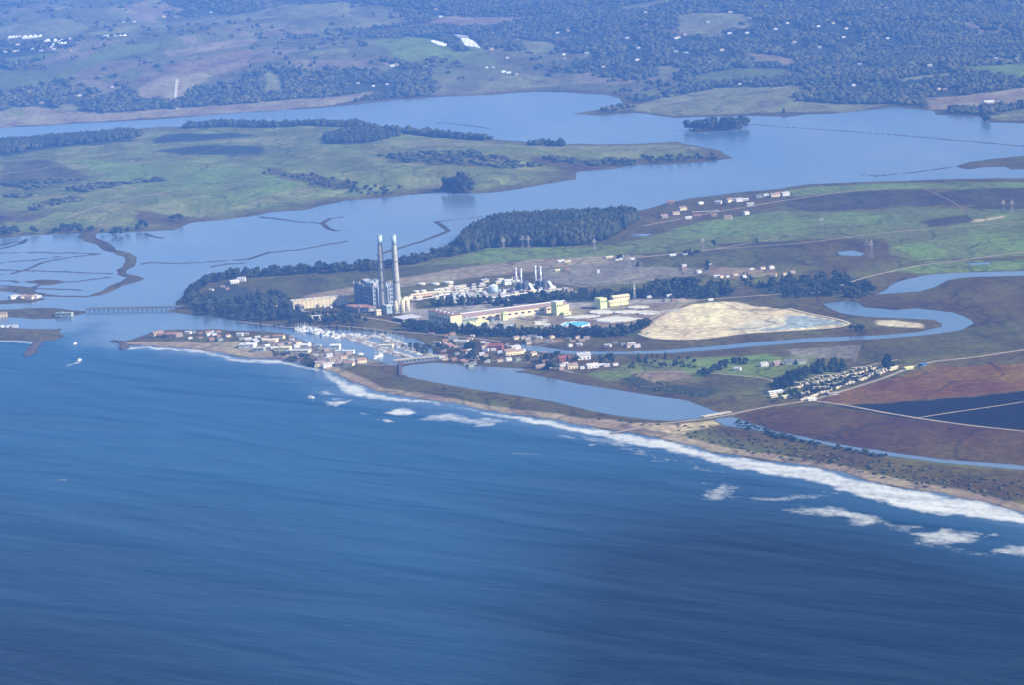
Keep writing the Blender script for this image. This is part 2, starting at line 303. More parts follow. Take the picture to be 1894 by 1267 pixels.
def woodmask(X, Y):
    az = X/Y
    thr = .487 - .10*smooth(-.02, .10, az) + .05*smooth(-.06, -.13, az)
    n = fbm(X/700+9, Y/1600, 61, 4) + .16*(fbm(X/170, Y/420, 66, 3)-.5)
    return n - thr
def paint(c, X, Y, fields, wpts, soft, wob, pad=120):
    wx = X+(fbm(X/(wob*4), Y/(wob*5), 71, 3)-.5)*wob*2; wy = Y+(fbm(X/(wob*4), Y/(wob*5), 72, 3)-.5)*wob*3.2
    for (colr, pts) in fields:
        P = wpts(pts)
        a = smooth(-soft, soft, sdist(P, wx, wy, max(soft*2, 60)))[..., None]
        c[:] = c*(1-a)+np.array(colr)*a
def cover(X, Y, S, S1, S2):
    sh = X.shape+(3,); c = np.zeros(sh)
    n1 = fbm(X/180, Y/300, 81, 4)[..., None]; n2 = fbm(X/60, Y/90, 82, 3)[..., None]
    # far hills: woods and rough grass
    wm = smooth(-.03, .02, woodmask(X, Y))[..., None]
    cf = np.array(PALE)*.72*(1-wm)*(.6+.8*n1) + np.array(WOOD)*wm
    cf = np.where((n1 > .62) & (wm < .4), np.array(TAN)*.75, cf)
    g = np.array(GRASS)*(.8+.5*n1) + np.array(TAN)*.25*smooth(.5, .7, n2)
    m = np.array(OLIVE)*(.7+.6*n1) + np.array(MARSH)*.3*n2
    L1m = (S1 > -1)[..., None]; L2m = (S2 > -1)[..., None]
    c[:] = np.where(L1m, cf, np.where(L2m, g, m))
    # reddish marsh edges and beaches
    e = ((1-smooth(20, 130, S))*(Y > 5200))[..., None]*.8
    c[:] = c*(1-e)+np.array(MARSH)*e
    f = (Y > 7600)
    def sub(mask, fn):
        i = np.nonzero(mask.ravel())[0]; cc = c.reshape(-1, 3)[i]; fn(cc, X.ravel()[i], Y.ravel()[i]); c.reshape(-1, 3)[i] = cc
    sub(S1 > -1, lambda cc, x, y: paint(cc, x, y, FAR_FIELDS, WT, 12, 14))
    sub((S2 > -1) & (S1 <= -1), lambda cc, x, y: paint(cc, x, y, MID_FIELDS, lambda p: W(p, 6), 14, 16))
    def pl(cc, x, y):
        paint(cc, x, y, PLANT_FIELDS, lambda p: W(p, 4), 7, 9); paint(cc, x, y, POND, lambda p: W(p, 3), 5, 6)
    sub((S1 <= -1) & (S2 <= -1), pl)
    return c
BEACH = W([(3600,1358),(1894,943),(1817,923),(1739,908),(1645,892),(1519,862),(1410,845),(1322,832),(1243,810),(1151,793),(1085,784),(1016,771),(900,757),(783,734),(699,723),(662,704),(625,690),(590,677),(544,664),(502,657),(458,657),(430,652),(400,646),(338,637),(236,636)])

def polar_grid():
    az = np.concatenate([np.linspace(-22, -10.2, 40)[:-1], np.linspace(-10.2, 10.2, 1240), np.linspace(10.2, 22, 40)[1:]])
    de = np.concatenate([np.linspace(22, 15.8, 30)[:-1], np.linspace(15.8, 1.9, 1130), np.linspace(1.9, 1.15, 30)[1:]])
    az = np.radians(az); r = H/np.tan(np.radians(de))
    A, Rr = np.meshgrid(az, r); return Rr*np.sin(A), Rr*np.cos(A)
def grid_mesh(name, X, Y, Z, keep=None):
    n, m = X.shape; idx = np.arange(n*m).reshape(n, m)
    q = np.stack([idx[:-1, :-1], idx[:-1, 1:], idx[1:, 1:], idx[1:, :-1]], -1).reshape(-1, 4)
    used = None
    if keep is not None:
        kf = keep.ravel()[q].any(1); q = q[kf]
        used = np.unique(q); remap = np.zeros(n*m, np.int64); remap[used] = np.arange(len(used)); q = remap[q]
    co = np.stack([X, Y, Z], -1).reshape(-1, 3)
    if used is not None: co = co[used]
    me = bpy.data.meshes.new(name); me.vertices.add(len(co)); me.vertices.foreach_set('co', co.astype(np.float32).ravel())
    me.loops.add(len(q)*4); me.loops.foreach_set('vertex_index', q.astype(np.int32).ravel())
    me.polygons.add(len(q)); me.polygons.foreach_set('loop_start', np.arange(0, len(q)*4, 4, dtype=np.int32))
    me.polygons.foreach_set('use_smooth', np.ones(len(q), bool))
    me.update(calc_edges=True)
    o = bpy.data.objects.new(name, me); COL.objects.link(o); return o, used
def attr(o, name, arr, kind='FLOAT'):
    a = o.data.attributes.new(name, kind, 'POINT')
    if kind == 'FLOAT': a.data.foreach_set('value', arr.astype(np.float32).ravel())
    else:
        a.data.foreach_set('color', np.concatenate([arr, np.ones((len(arr), 1))], 1).astype(np.float32).ravel())

X, Y = polar_grid()
Hh, S, S1, S2 = hfun(X, Y)
C = cover(X, Y, S, S1, S2)
bd = ldist(BEACH, X, Y, 200); wdt = 11+8*fbm(X/120, Y/120, 91, 3)
ba = (smooth(wdt+4, wdt-3, bd)*(Y < 7600))[..., None]*.95
C = C*(1-ba)+np.array((.30, .225, .14))*ba
wet = (smooth(7, 1, S)*smooth(60, 30, bd))[..., None]; C = C*(1-.45*wet)
C = np.where((S < 3)[..., None] & (S1 < 0)[..., None] & (bd > 40)[..., None], np.array((.07, .055, .04)), C)
ground, used = grid_mesh('ground', X, Y, np.maximum(Hh, -2.6), keep=(S > -30) | (LEVd(X, Y) < 20))
ground['kind'] = 'structure'
attr(ground, 'cover', C.reshape(-1, 3)[used], 'FLOAT_COLOR')
m, t, b = newmat('ground'); N = t.nodes; L = t.links
va = N.new('ShaderNodeAttribute'); va.attribute_name = 'cover'
geo = N.new('ShaderNodeNewGeometry')
def noise(scale, detail=5, stretch=None, rough=.6, src=geo, out='Position'):
    n = N.new('ShaderNodeTexNoise'); n.inputs['Scale'].default_value = 1; n.inputs['Detail'].default_value = detail; n.inputs['Roughness'].default_value = rough
    mp = N.new('ShaderNodeMapping'); s = stretch or (1, 1, 1); mp.inputs['Scale'].default_value = (scale*s[0], scale*s[1], scale*s[2])
    L.new(src.outputs[out], mp.inputs[0]); L.new(mp.outputs[0], n.inputs['Vector']); return n, mp
n1, _ = noise(1/14.); n2, _ = noise(1/110., stretch=(1, .45, 1)); n3, mp3 = noise(1/9., 2, (1, .02, 1)); mp3.inputs['Rotation'].default_value = (0, 0, R(27))
def mrange(src, a, b_, lo, hi):
    r = N.new('ShaderNodeMapRange'); r.inputs[1].default_value = a; r.inputs[2].default_value = b_; r.inputs[3].default_value = lo; r.inputs[4].default_value = hi; L.new(src, r.inputs[0]); return r.outputs[0]
def mul(a, b_):
    n = N.new('ShaderNodeMath'); n.operation = 'MULTIPLY'; L.new(a, n.inputs[0]); L.new(b_, n.inputs[1]); return n.outputs[0]
f = mul(mul(mrange(n1.outputs[0], .3, .7, .62, 1.38), mrange(n2.outputs[0], .3, .7, .68, 1.3)), mrange(n3.outputs[0], .35, .65, .95, 1.05))
sc_ = N.new('ShaderNodeVectorMath'); sc_.operation = 'SCALE'; L.new(va.outputs['Color'], sc_.inputs[0]); L.new(f, sc_.inputs['Scale'])
n5, _ = noise(1/210., 3, (1, .55, 1), .5); n6, _ = noise(1/70., 2, (1, .55, 1), .5)
def ridge_(src, w_, lo):
    a = N.new('ShaderNodeMath'); a.operation = 'SUBTRACT'; L.new(src, a.inputs[0]); a.inputs[1].default_value = .5
    c_ = N.new('ShaderNodeMath'); c_.operation = 'ABSOLUTE'; L.new(a.outputs[0], c_.inputs[0]); return mrange(c_.outputs[0], 0, w_, lo, 1)
ck = mul(ridge_(n5.outputs[0], .016, .5), ridge_(n6.outputs[0], .02, .75))
sc2 = N.new('ShaderNodeVectorMath'); sc2.operation = 'SCALE'; L.new(sc_.outputs[0], sc2.inputs[0]); L.new(ck, sc2.inputs['Scale'])
hs = N.new('ShaderNodeHueSaturation'); L.new(sc2.outputs[0], hs.inputs['Color']); L.new(mrange(n2.outputs[0], .3, .7, .47, .53), hs.inputs['Hue'])
L.new(hs.outputs[0], b.inputs['Base Color']); b.inputs['Roughness'].default_value = .95; b.inputs['Specular IOR Level'].default_value = .1
bp = N.new('ShaderNodeBump'); bp.inputs['Distance'].default_value = 4; bp.inputs['Strength'].default_value = .6; L.new(n1.outputs[0], bp.inputs['Height']); L.new(bp.outputs[0], b.inputs['Normal'])
ground.data.materials.append(m)

# ------------------------------------------------------------------ water with its surf
FOAM = [ (.75, 3, [(112,680),(140,669),(148,668),(142,673)]), (.8, 3, [(132,643),(138,636),(143,633),(142,640)]),  # strength, softness (m), traced patch
 (1.0, 6, [(595,687),(612,692),(640,706),(662,714),(699,731),(740,737),(783,742),(900,765),(1016,779),(1085,792),(1151,802),(1243,818),(1322,841),(1410,854),(1519,871),(1645,901),(1739,917),(1817,931),(1894,951),(3400,1338),(3400,1356),(1894,970),(1800,958),(1700,948),(1600,922),(1490,886),(1410,878),(1322,858),(1243,836),(1200,829),(1140,817),(1085,802),(1016,790),(900,769),(871,757),(783,746),(740,742),(700,739),(670,736),(640,728),(618,712)]),
 (.9, 5, [(236,641),(300,642),(338,645),(380,650),(405,655),(430,661),(458,666),(502,666),(544,671),(588,684),(584,689),(544,678),(502,673),(458,672),(420,667),(380,655),(338,650),(280,646),(236,646)]),
 (.8, 5, [(-200,625),(0,628),(40,629),(72,631),(68,638),(40,634),(0,632),(-200,630)]),
 (.85, 5, [(597,743),(625,742),(655,740),(640,748),(618,755),(605,750)]), (.5, 6, [(612,738),(638,736),(630,742),(610,741)]),
 (.75, 7, [(706,766),(720,758),(745,756),(778,764),(745,770)]),
 (.8, 7, [(773,776),(800,769),(830,765),(860,772),(910,776),(945,780),(910,790),(860,794),(885,785),(820,780)]),
 (.9, 3, [(661,762),(672,763),(682,768),(670,767)]), (.9, 3, [(700,778),(712,777),(726,781),(712,782)]), (.9, 3, [(574,736),(580,735),(582,739),(577,740)]),
 (.5, 8, [(575,728),(600,724),(632,730),(600,732)]), (.5, 5, [(1030,805),(1050,806),(1078,819),(1040,812)]), (.7, 4, [(1082,823),(1095,818),(1102,821),(1092,826)]),
 (.45, 14, [(1000,784),(1140,815),(1220,845),(1300,862),(1260,862),(1160,838),(1060,806)]),
 (.40, 12, [(1230,838),(1322,864),(1400,884),(1340,884),(1270,868)]),
 (.62, 12, [(1293,918),(1318,904),(1342,897),(1357,910),(1352,922),(1312,924)]), (.45, 12, [(1350,916),(1420,920),(1560,912),(1510,925),(1400,931)]),
 (.6, 9, [(1442,946),(1480,938),(1560,942),(1590,945),(1625,955),(1645,968),(1600,976),(1575,972),(1560,957),(1490,952)]),
 (.5, 12, [(1620,966),(1700,976),(1690,988),(1640,976)]),
 (.72, 10, [(1680,990),(1740,978),(1812,990),(1790,1006),(1745,1010),(1700,1003)]), (.5, 12, [(1690,1003),(1760,1012),(1830,1025),(1790,1024),(1700,1012)]),
 (.5, 8, [(1815,995),(1850,984),(1848,990),(1820,1001)]), (.55, 14, [(1820,1020),(1860,1008),(1894,1006),(2000,1015),(2000,1045),(1894,1032),(1840,1028)]),
 (.4, 8, [(1200,895),(1260,890),(1330,895),(1260,900)]), (.5, 3, [(1176,893),(1186,893),(1190,897),(1178,897)]), (.35, 5, [(1088,1178),(1110,1174),(1160,1170),(1120,1180)]),
 (.35, 10, [(900,838),(960,835),(1010,842),(960,846)]),
 (.4, 7, [(70,888),(120,886),(150,889),(110,893)]),
]
WX, WY = polar_grid()
foam = np.zeros(WX.shape)
jx = WX+(fbm(WX/22, WY/40, 101, 4)-.5)*18; jy = WY+(fbm(WX/22, WY/40, 102, 4)-.5)*38
for (st, sf, pts) in FOAM:
    foam = np.maximum(foam, min(1, st+(.17 if .42 < st < .8 else 0))*smooth(-sf*2.2, sf*2.2, sdist(W(pts), jx, jy, 90)))
calm = smooth(-130, 70, (fbm(WX/90, WY/160, 111, 3)-.5)*160*(np.abs(WX+480) < 420)*(WY > 5800)+sdist(W([(-400,612),(0,612),(124,612),(150,604),(180,596),(205,612),(222,636),(338,640),(458,660),(544,666),(595,682),(662,706),(699,725),(871,748),(1085,785),(1243,808),(1410,845),(1645,890),(1894,940),(3600,1370),(3600,-60),(-1800,-60),(-1800,600)]), WX, WY))
Z = 0*WX
water, _ = grid_mesh('water', WX, WY, Z)
water['kind'] = 'structure'
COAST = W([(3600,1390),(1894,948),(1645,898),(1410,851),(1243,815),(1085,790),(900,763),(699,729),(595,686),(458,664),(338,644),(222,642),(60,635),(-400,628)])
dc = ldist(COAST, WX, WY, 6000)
depth_vignette = smooth(100, 2100, dc)*.8 + smooth(-.05, .12, WX/WY)*smooth(-100, 600, dc)*1.0  # paler near shore; the bearing term paints lens vignetting into the sea colour
attr(water, 'foam', foam); attr(water, 'calm', calm); attr(water, 'depth_vignette', np.clip(depth_vignette, 0, 1.3))
m, t, b = newmat('water'); N = t.nodes; L = t.links
geo = N.new('ShaderNodeNewGeometry')
fa = N.new('ShaderNodeAttribute'); fa.attribute_name = 'foam'; ca = N.new('ShaderNodeAttribute'); ca.attribute_name = 'calm'
ROT = 1
def rot_noise(scale, st, ang, detail=4, dist=0):
    n, mp = noise(scale, detail, None, .55, geo); n.inputs['Distortion'].default_value = dist
    # rotate, then stretch along the crests
    mp.inputs['Scale'].default_value = (1, 1, 1); mp.inputs['Rotation'].default_value = (0, 0, R(ang))
    m2 = N.new('ShaderNodeMapping'); m2.inputs['Scale'].default_value = (scale*st, scale, scale)
    L.new(mp.outputs[0], m2.inputs[0]); L.new(m2.outputs[0], n.inputs['Vector']); return n
sw1 = rot_noise(1/70., .30, 38, 2, .5); sw2 = rot_noise(1/40., .3, 34, 3, .8); sw3 = rot_noise(1/165., .27, 42, 2, .5); chop = rot_noise(1/7., .6, 30, 3)
ft, _ = noise(1/11., 7, (1, .5, 1), .7, geo); ft2 = rot_noise(1/22., .22, 40, 4, .6)
def madd(a, k, c_=None):
    n = N.new('ShaderNodeMath'); n.operation = 'MULTIPLY_ADD'; L.new(a, n.inputs[0]); n.inputs[1].default_value = k
    if c_ is None: n.inputs[2].default_value = 0
    else: L.new(c_, n.inputs[2])
    return n.outputs[0]
hgt = madd(sw3.outputs[0], 2.2, madd(sw1.outputs[0], .9, madd(sw2.outputs[0], .16, madd(chop.outputs[0], .18))))
inv = mrange(ca.outputs['Fac'], 0, 1, 1, .05)
bp = N.new('ShaderNodeBump'); bp.inputs['Distance'].default_value = 11.; L.new(hgt, bp.inputs['Height']); L.new(inv, bp.inputs['Strength']); L.new(bp.outputs[0], b.inputs['Normal'])
tone, _ = noise(1/900., 4, (1, .5, 1), .55, geo)
# body colour: darker blue offshore, vignetting painted in to the right, greener and paler over the sandy shallows, slightly milky in the slough
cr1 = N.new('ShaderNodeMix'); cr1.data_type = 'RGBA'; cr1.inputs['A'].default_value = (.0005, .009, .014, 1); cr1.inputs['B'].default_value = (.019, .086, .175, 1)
sep = N.new('ShaderNodeSeparateXYZ'); L.new(geo.outputs['Position'], sep.inputs[0])
da = N.new('ShaderNodeAttribute'); da.attribute_name = 'depth_vignette'
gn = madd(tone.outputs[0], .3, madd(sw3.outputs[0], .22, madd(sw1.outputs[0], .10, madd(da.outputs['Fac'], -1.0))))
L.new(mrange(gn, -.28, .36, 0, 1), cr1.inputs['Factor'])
cr2 = N.new('ShaderNodeMix'); cr2.data_type = 'RGBA'; 
mudn, _ = noise(1/420., 5, (1, .35, 1), .6, geo)
crm = N.new('ShaderNodeMix'); crm.data_type = 'RGBA'; crm.inputs['A'].default_value = (.065, .12, .185, 1); crm.inputs['B'].default_value = (.14, .18, .205, 1)
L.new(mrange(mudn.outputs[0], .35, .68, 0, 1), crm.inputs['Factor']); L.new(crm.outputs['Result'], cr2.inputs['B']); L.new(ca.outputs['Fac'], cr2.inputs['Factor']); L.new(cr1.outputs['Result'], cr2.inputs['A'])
fm = madd(fa.outputs['Fac'], 1.2, madd(ft.outputs[0], 1.3, madd(ft2.outputs[0], 1.3)))
fmask = mrange(fm, 1.74, 2.62, 0, 1)
fmx = mul(fmask, mrange(fa.outputs['Fac'], .02, .12, 0, 1))
cr3 = N.new('ShaderNodeMix'); cr3.data_type = 'RGBA'; cr3.inputs['B'].default_value = (.60, .61, .56, 1); L.new(fmx, cr3.inputs['Factor']); L.new(cr2.outputs['Result'], cr3.inputs['A'])
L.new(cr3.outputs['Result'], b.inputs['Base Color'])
rg = N.new('ShaderNodeMath'); rg.operation = 'MAXIMUM'; L.new(mrange(ca.outputs['Fac'], 0, 1, .34, .2), rg.inputs[0]); L.new(fmx, rg.inputs[1]); L.new(rg.outputs[0], b.inputs['Roughness'])
b.inputs['IOR'].default_value = 1.33
L.new(mrange(ca.outputs['Fac'], 0, 1, .025, .5), b.inputs['Specular IOR Level'])
water.data.materials.append(m)

# ------------------------------------------------------------------ air
m = bpy.data.materials.new('haze'); m.use_nodes = True; t = m.node_tree; t.nodes.clear()
vo = t.nodes.new('ShaderNodeVolumePrincipled'); ou = t.nodes.new('ShaderNodeOutputMaterial'); t.links.new(vo.outputs[0], ou.inputs['Volume'])
vo.inputs['Color'].default_value = (.14, .36, 1.0, 1); vo.inputs['Density'].default_value = 4.7e-5; vo.inputs['Anisotropy'].default_value = -0.3
def haze_box():
    me = bpy.data.meshes.new('haze'); x, y0, y1, z0, z1 = 20500, -1500, 47500, -4, 960
    v = [(-x,y0,z0),(x,y0,z0),(x,y1,z0),(-x,y1,z0),(-x,y0,z1),(x,y0,z1),(x,y1,z1),(-x,y1,z1)]
    me.from_pydata(v, [], [(0,3,2,1),(4,5,6,7),(0,1,5,4),(1,2,6,5),(2,3,7,6),(3,0,4,7)])
    o = bpy.data.objects.new('haze', me); COL.objects.link(o); o.data.materials.append(m); o['kind'] = 'stuff'; o['label'] = 'blue haze thickening towards the far hills'; o['category'] = 'haze'
haze_box()

# ================================================================== THINGS
class MB:
    """collects faces for one mesh"""
    def __init__(s): s.v = []; s.f = []; s.mi = []
    def add(s, v, f, mi=0):
        o = len(s.v); s.v += [tuple(p) for p in v]; s.f += [tuple(i+o for i in q) for q in f]; s.mi += [mi]*len(f); return s
    def box(s, x0, x1, y0, y1, z0, z1, mi=0):
        return s.add([(x0,y0,z0),(x1,y0,z0),(x1,y1,z0),(x0,y1,z0),(x0,y0,z1),(x1,y0,z1),(x1,y1,z1),(x0,y1,z1)],
                     [(0,3,2,1),(4,5,6,7),(0,1,5,4),(1,2,6,5),(2,3,7,6),(3,0,4,7)], mi)
    def gable(s, x0, x1, y0, y1, z0, h, ov=.4, axis='x', mi=0):
        """pitched roof, ridge along axis"""
        x0 -= ov; x1 += ov; y0 -= ov; y1 += ov
        if axis == 'x':
            ym = (y0+y1)/2; v = [(x0,y0,z0),(x1,y0,z0),(x1,y1,z0),(x0,y1,z0),(x0,ym,z0+h),(x1,ym,z0+h)]
            f = [(0,3,2,1),(0,1,5,4),(2,3,4,5),(1,2,5),(3,0,4)]
        else:
            xm = (x0+x1)/2; v = [(x0,y0,z0),(x1,y0,z0),(x1,y1,z0),(x0,y1,z0),(xm,y0,z0+h),(xm,y1,z0+h)]
            f = [(0,3,2,1),(1,2,5,4),(3,0,4,5),(0,1,4),(2,3,5)]
        return s.add(v, f, mi)
    def tube(s, pts, rad, n=12, mi=0, caps=True):
        """tapered tube through points; rad one number or list"""
        pts = [Vector(p) for p in pts]; rr = rad if isinstance(rad, (list, tuple)) else [rad]*len(pts); V = []
        for i, p in enumerate(pts):
            d = (pts[min(i+1, len(pts)-1)]-pts[max(i-1, 0)]).normalized()
            a = d.orthogonal().normalized() if abs(d.z) < .99 else Vector((1, 0, 0)); bb = d.cross(a)
            for k in range(n):
                t = 2*math.pi*k/n; V.append(p+(a*math.cos(t)+bb*math.sin(t))*rr[i])
        Fc = []
        for i in range(len(pts)-1):
            for k in range(n):
                Fc.append((i*n+k, i*n+(k+1) % n, (i+1)*n+(k+1) % n, (i+1)*n+k))
        if caps: Fc += [tuple(range(n-1, -1, -1)), tuple((len(pts)-1)*n+k for k in range(n))]
        return s.add(V, Fc, mi)
    def mesh(s, name, mats, smooth_=False):
        me = bpy.data.meshes.new(name); me.from_pydata(s.v, [], s.f)
        for m_ in (mats if isinstance(mats, (list, tuple)) else [mats]): me.materials.append(m_)
        me.polygons.foreach_set('material_index', s.mi)
        if smooth_: me.polygons.foreach_set('use_smooth', [True]*len(s.f))
        me.update(); return me
    def build(s, name, mats, parent=None, smooth_=False):
        o = bpy.data.objects.new(name, s.mesh(name, mats, smooth_)); COL.objects.link(o)
        if parent: o.parent = parent
        return o
def tag(o, label, cat, group=None, kind=None):
    o['label'] = label; o['category'] = cat
    if group: o['group'] = group
    if kind: o['kind'] = kind
    return o
def thing(name, loc, rz, label, cat, group=None):
    o = bpy.data.objects.new(name, None); COL.objects.link(o); o.location = loc; o.rotation_euler = (0, 0, rz); o.empty_display_size = 2
    return tag(o, label, cat, group)
def copy_tree(o, parent=None):
    c = o.copy(); COL.objects.link(c); c.parent = parent
    for ch in o.children: copy_tree(ch, c)
    return c
USED = set()
def place(proto, loc, rz, label, group, scale=1.0):
    """first call moves the prototype itself, later calls copy it with its parts"""
    o = proto if proto.name not in USED else copy_tree(proto)
    USED.add(proto.name)
    o.location = loc; o.rotation_euler = (0, 0, rz); o.scale = (scale,)*3 if not isinstance(scale, tuple) else scale
    o['label'] = label; o['group'] = group
    return o
_T = ['fiftieth','sixtieth','seventieth']
ORD = ['first','second','third','fourth','fifth','sixth','seventh','eighth','ninth','tenth','eleventh','twelfth','thirteenth','fourteenth','fifteenth','sixteenth','seventeenth','eighteenth','nineteenth','twentieth','twenty-first','twenty-second','twenty-third','twenty-fourth','twenty-fifth','twenty-sixth','twenty-seventh','twenty-eighth','twenty-ninth','thirtieth','thirty-first','thirty-second','thirty-third','thirty-fourth','thirty-fifth','thirty-sixth','thirty-seventh','thirty-eighth','thirty-ninth','fortieth','forty-first','forty-second','forty-third','forty-fourth','forty-fifth','forty-sixth','forty-seventh','forty-eighth','forty-ninth','fiftieth']
ORD += [t_+'-'+o_ for t_ in ('fifty','sixty','seventy') for o_ in ORD[:9]]
TH = R(27)
WHITE = mat('white paint', (.74,.74,.70), .5, .15, .12); CREAM = mat('cream wall', (.74,.64,.40), .8, .1, .14); LIMEW = mat('lime tinted wall', (.66,.72,.36), .8, .12, .15)
YELL = mat('yellow wall', (.80,.76,.36), .8, .12, .12); BROWNR = mat('brown roof', (.30,.16,.10), .9, .1, .25); GREYR = mat('pale grey roof', (.46,.45,.43), .85, .08, .25)
CONCM = mat('concrete', (.44,.42,.37), .9, .12, .2); CONCD = mat('weathered concrete', (.34,.32,.29), .9, .1, .3); STEEL = mat('painted steel', (.10,.11,.14), .5, .1, .3)
STEELL = mat('galvanised steel', (.50,.54,.58), .45, .1, .25, .3); BLUEW = mat('pale blue cladding', (.46,.60,.68), .4, .1, .12); REDR = mat('red roof', (.26,.09,.07), .8, .3, .25)
ORANGE = mat('orange roof', (.38,.20,.13), .85, .2, .25); GLASS = mat('dark window', (.02,.03,.04), .15, .5, .1, 0, .6); WOODM = mat('weathered planks', (.26,.2,.15), .9, .5, .3)
TANM = mat('tan wall', (.70,.58,.38), .85, .08, .2); PINKM = mat('pink wall', (.36,.30,.25), .85, .2, .2); GREENW = mat('sage wall', (.30,.36,.28), .85, .2, .2); ROCK = mat('rock rubble', (.13,.10,.085), .95, .3, .5)
BLUEB = mat('blue paint', (.06,.14,.34), .4, .2, .1); TEAL = mat('turquoise basin liner', (.10,.62,.72), .4, .05, .1); LTEAL = mat('teal water surface', (.06,.55,.66), .15, .05, .15)
ROADM = mat('worn asphalt', (.24,.20,.16), .9, .05, .25); DIRT = mat('pale dirt road', (.36,.28,.19), .95, .05, .3); TREAD = mat('dark rubber', (.02,.02,.02), .9)
PINKG = mat('shale roof', (.35,.25,.22), .9, .2, .3); DGREY = mat('slate roof', (.16,.16,.17), .85, .2, .3); WHITEPL = mat('white plastic film', (.95,.95,.88), .5, .02, .08)

# ------------------------------------------------------------------ power station
def stack(px, py, label):
    x, y, z = AT(px, py); t = thing('smokestack', (x, y, z), 0, label, 'smokestack', 'tall twin stacks of the power station')
    hs_ = [0, 20, 50, 90, 130, 150]; rs = [8.2, 7.6, 6.6, 5.5, 4.6, 4.3]
    MB().tube([(0,0,h) for h in hs_], rs, 40).build('shaft', CONCM, t, True)
    MB().tube([(0,0,132),(0,0,150.6)], [4.75,4.5], 40).build('painted_top', BLUEW, t, True)
    MB().tube([(0,0,150.6),(0,0,152.4)], [4.9,4.9], 40).build('rim', STEELL, t)
    for h, r_ in ((60,6.6),(100,5.6)):
        g = MB().tube([(0,0,h),(0,0,h+.5)], [r_+1.3, r_+1.3], 32); g.tube([(0,0,h+1.2),(0,0,h+1.5)], [r_+1.3]*2, 32, caps=False); g.build('walkway', STEEL, t)
    lad = MB().box(-8.6,-8.2,-.4,.4,0,2); lad = MB().tube([(-8.5,-1,0),(-7.9,-1,20),(-6.9,-1,50),(-5.8,-1,90),(-4.9,-1,130)], .25, 5); lad.build('ladder', STEEL, t)
    return t
stack(710, 577, 'tall tapering smokestack with pale blue top, nearer the dark boiler house')
stack(736, 577, 'tall tapering smokestack with pale blue top, farther from the dark boiler house')

def boiler():
    x, y, z = AT(692, 570); t = thing('boiler_house', (x, y, z), TH, 'big open framed boiler house with a dark shadowed flank, beside the twin stacks', 'boiler house')
    D, Lx, h = 90, 48, 43
    c = MB().box(1.2, Lx-3, 1.2, D-1.2, 0, h-3); c.box(8, Lx-8, 10, 30, h-3, h+3); c.box(8, Lx-8, 48, 70, h-3, h+5); c.build('boiler_casing', mat('boiler cladding', (.24,.29,.34), .7, .08, .35), t)
    fr = MB()
    for i in range(9):
        for q in (0, Lx): fr.box(q-.7, q+.7, i*D/8-.7, i*D/8+.7, 0, h+(i % 3)*1.5)
    for i in range(5):
        for q in (0, D): fr.box(i*Lx/4-.69, i*Lx/4+.69, q-.72, q+.72, 0, h+1.1)
    fr.build('steel_frame', STEELL, t)
    for k in range(5):
        zz = 7+k*8; d = MB().box(-1, Lx+1, -1, D+1, zz, zz+.8)
        for q in range(6): d.box(-2.2, 0, q*15, q*15+9, zz+.8, zz+4.2)
        d.build('deck', STEEL, t)
    for k in range(2):
        s_ = MB()
        for j in range(5): s_.tube([(-2.4, 14+k*44, j*8+.5), (-2.4, 24+k*44, j*8+7.5)], .6, 5)
        s_.build('stair', STEELL, t)
    for k in range(4):
        MB().tube([(10+k*7, -1.5, 3), (10+k*7, -1.8, h-6), (10+k*7, 5, h+2)], 1.5, 10).build('pipe', STEELL, t)
    for (a, b_, c0, w_) in ((5, 8, h, 9), (22, 30, h, 11), (8, 58, h+1, 13)):
        MB().box(a, a+w_, b_, b_+w_, c0-4, c0+7).build('rooftop_duct', GREYR, t)
    MB().box(12, 32, 34, 44, h-8, h+5).build('penthouse', WHITE, t)
    return t
boiler()
def block(name, px, py, Lx, D, h, wall, roof, label, cat, rz=TH, kind='flat', rh=2.0, doors=2, wins=6, z=None, group=None, parapet=True, wcol=None, trim=None):
    x, y, zz = AT(px, py)
    t = thing(name, (x, y, zz-1 if z is None else z), rz, label, cat, group)
    MB().box(0, Lx, 0, D, 0, h).build('wall', wall, t)
    if kind == 'flat':
        r_ = MB().box(-.5, Lx+.5, -.5, D+.5, h, h+.9)
    else:
        r_ = MB().gable(0, Lx, 0, D, h, rh, 1.0, 'x' if kind == 'gx' else 'y')
    r_ = r_.build('roof', roof, t)
    n = max(1, int(Lx/30))
    if kind == 'flat' and Lx > 25:
        for k in range(n): MB().box(Lx*(k+.3)/n, Lx*(k+.3)/n+3.5, D*.3, D*.3+5, h+.9, h+3).build('roof_vent', STEELL, r_)
    for k in range(doors):
        q = Lx*(k+.6)/(doors+.2); dw = min(5, Lx*.2); MB().box(q, q+dw, -.25, .05, 0, min(5.5, h*.6)).build('door', wcol or STEELL, t)
    for k in range(wins):
        q = Lx*(k+.35)/wins; ww = min(5.5, Lx/wins*.5); MB().box(q, q+ww, -.22, .05, h*.68, h*.82).build('window', GLASS, t)
    for k in range(max(1, wins//2)):
        q = D*(k+.35)/max(1, wins//2); ww = min(5, D*.12); MB().box(-.22, .05, q, q+ww, h*.66, h*.82).build('window', GLASS, t)
    return t
block('turbine_hall', 716, 580, 26, 22, 17, mat('blue grey wall', (.34,.42,.42), .8), WHITE, 'low blue-grey hall with a white roof edge, in front of the twin stacks', 'hall', wins=3)
block('pump_house', 664, 578, 34, 62, 9, CONCD, ORANGE, 'long low hall with an orange-brown roof below the dark boiler house', 'hall', wins=4)
block('service_building', 697, 583, 10, 9, 11, CREAM, CREAM, 'small cream tower block at the foot of the boiler house', 'building', wins=2, doors=1)
block('switch_house', 722, 571, 18, 14, 13, GREYR, GREYR, 'grey block wedged between the two tall stacks', 'building', wins=2, doors=1)
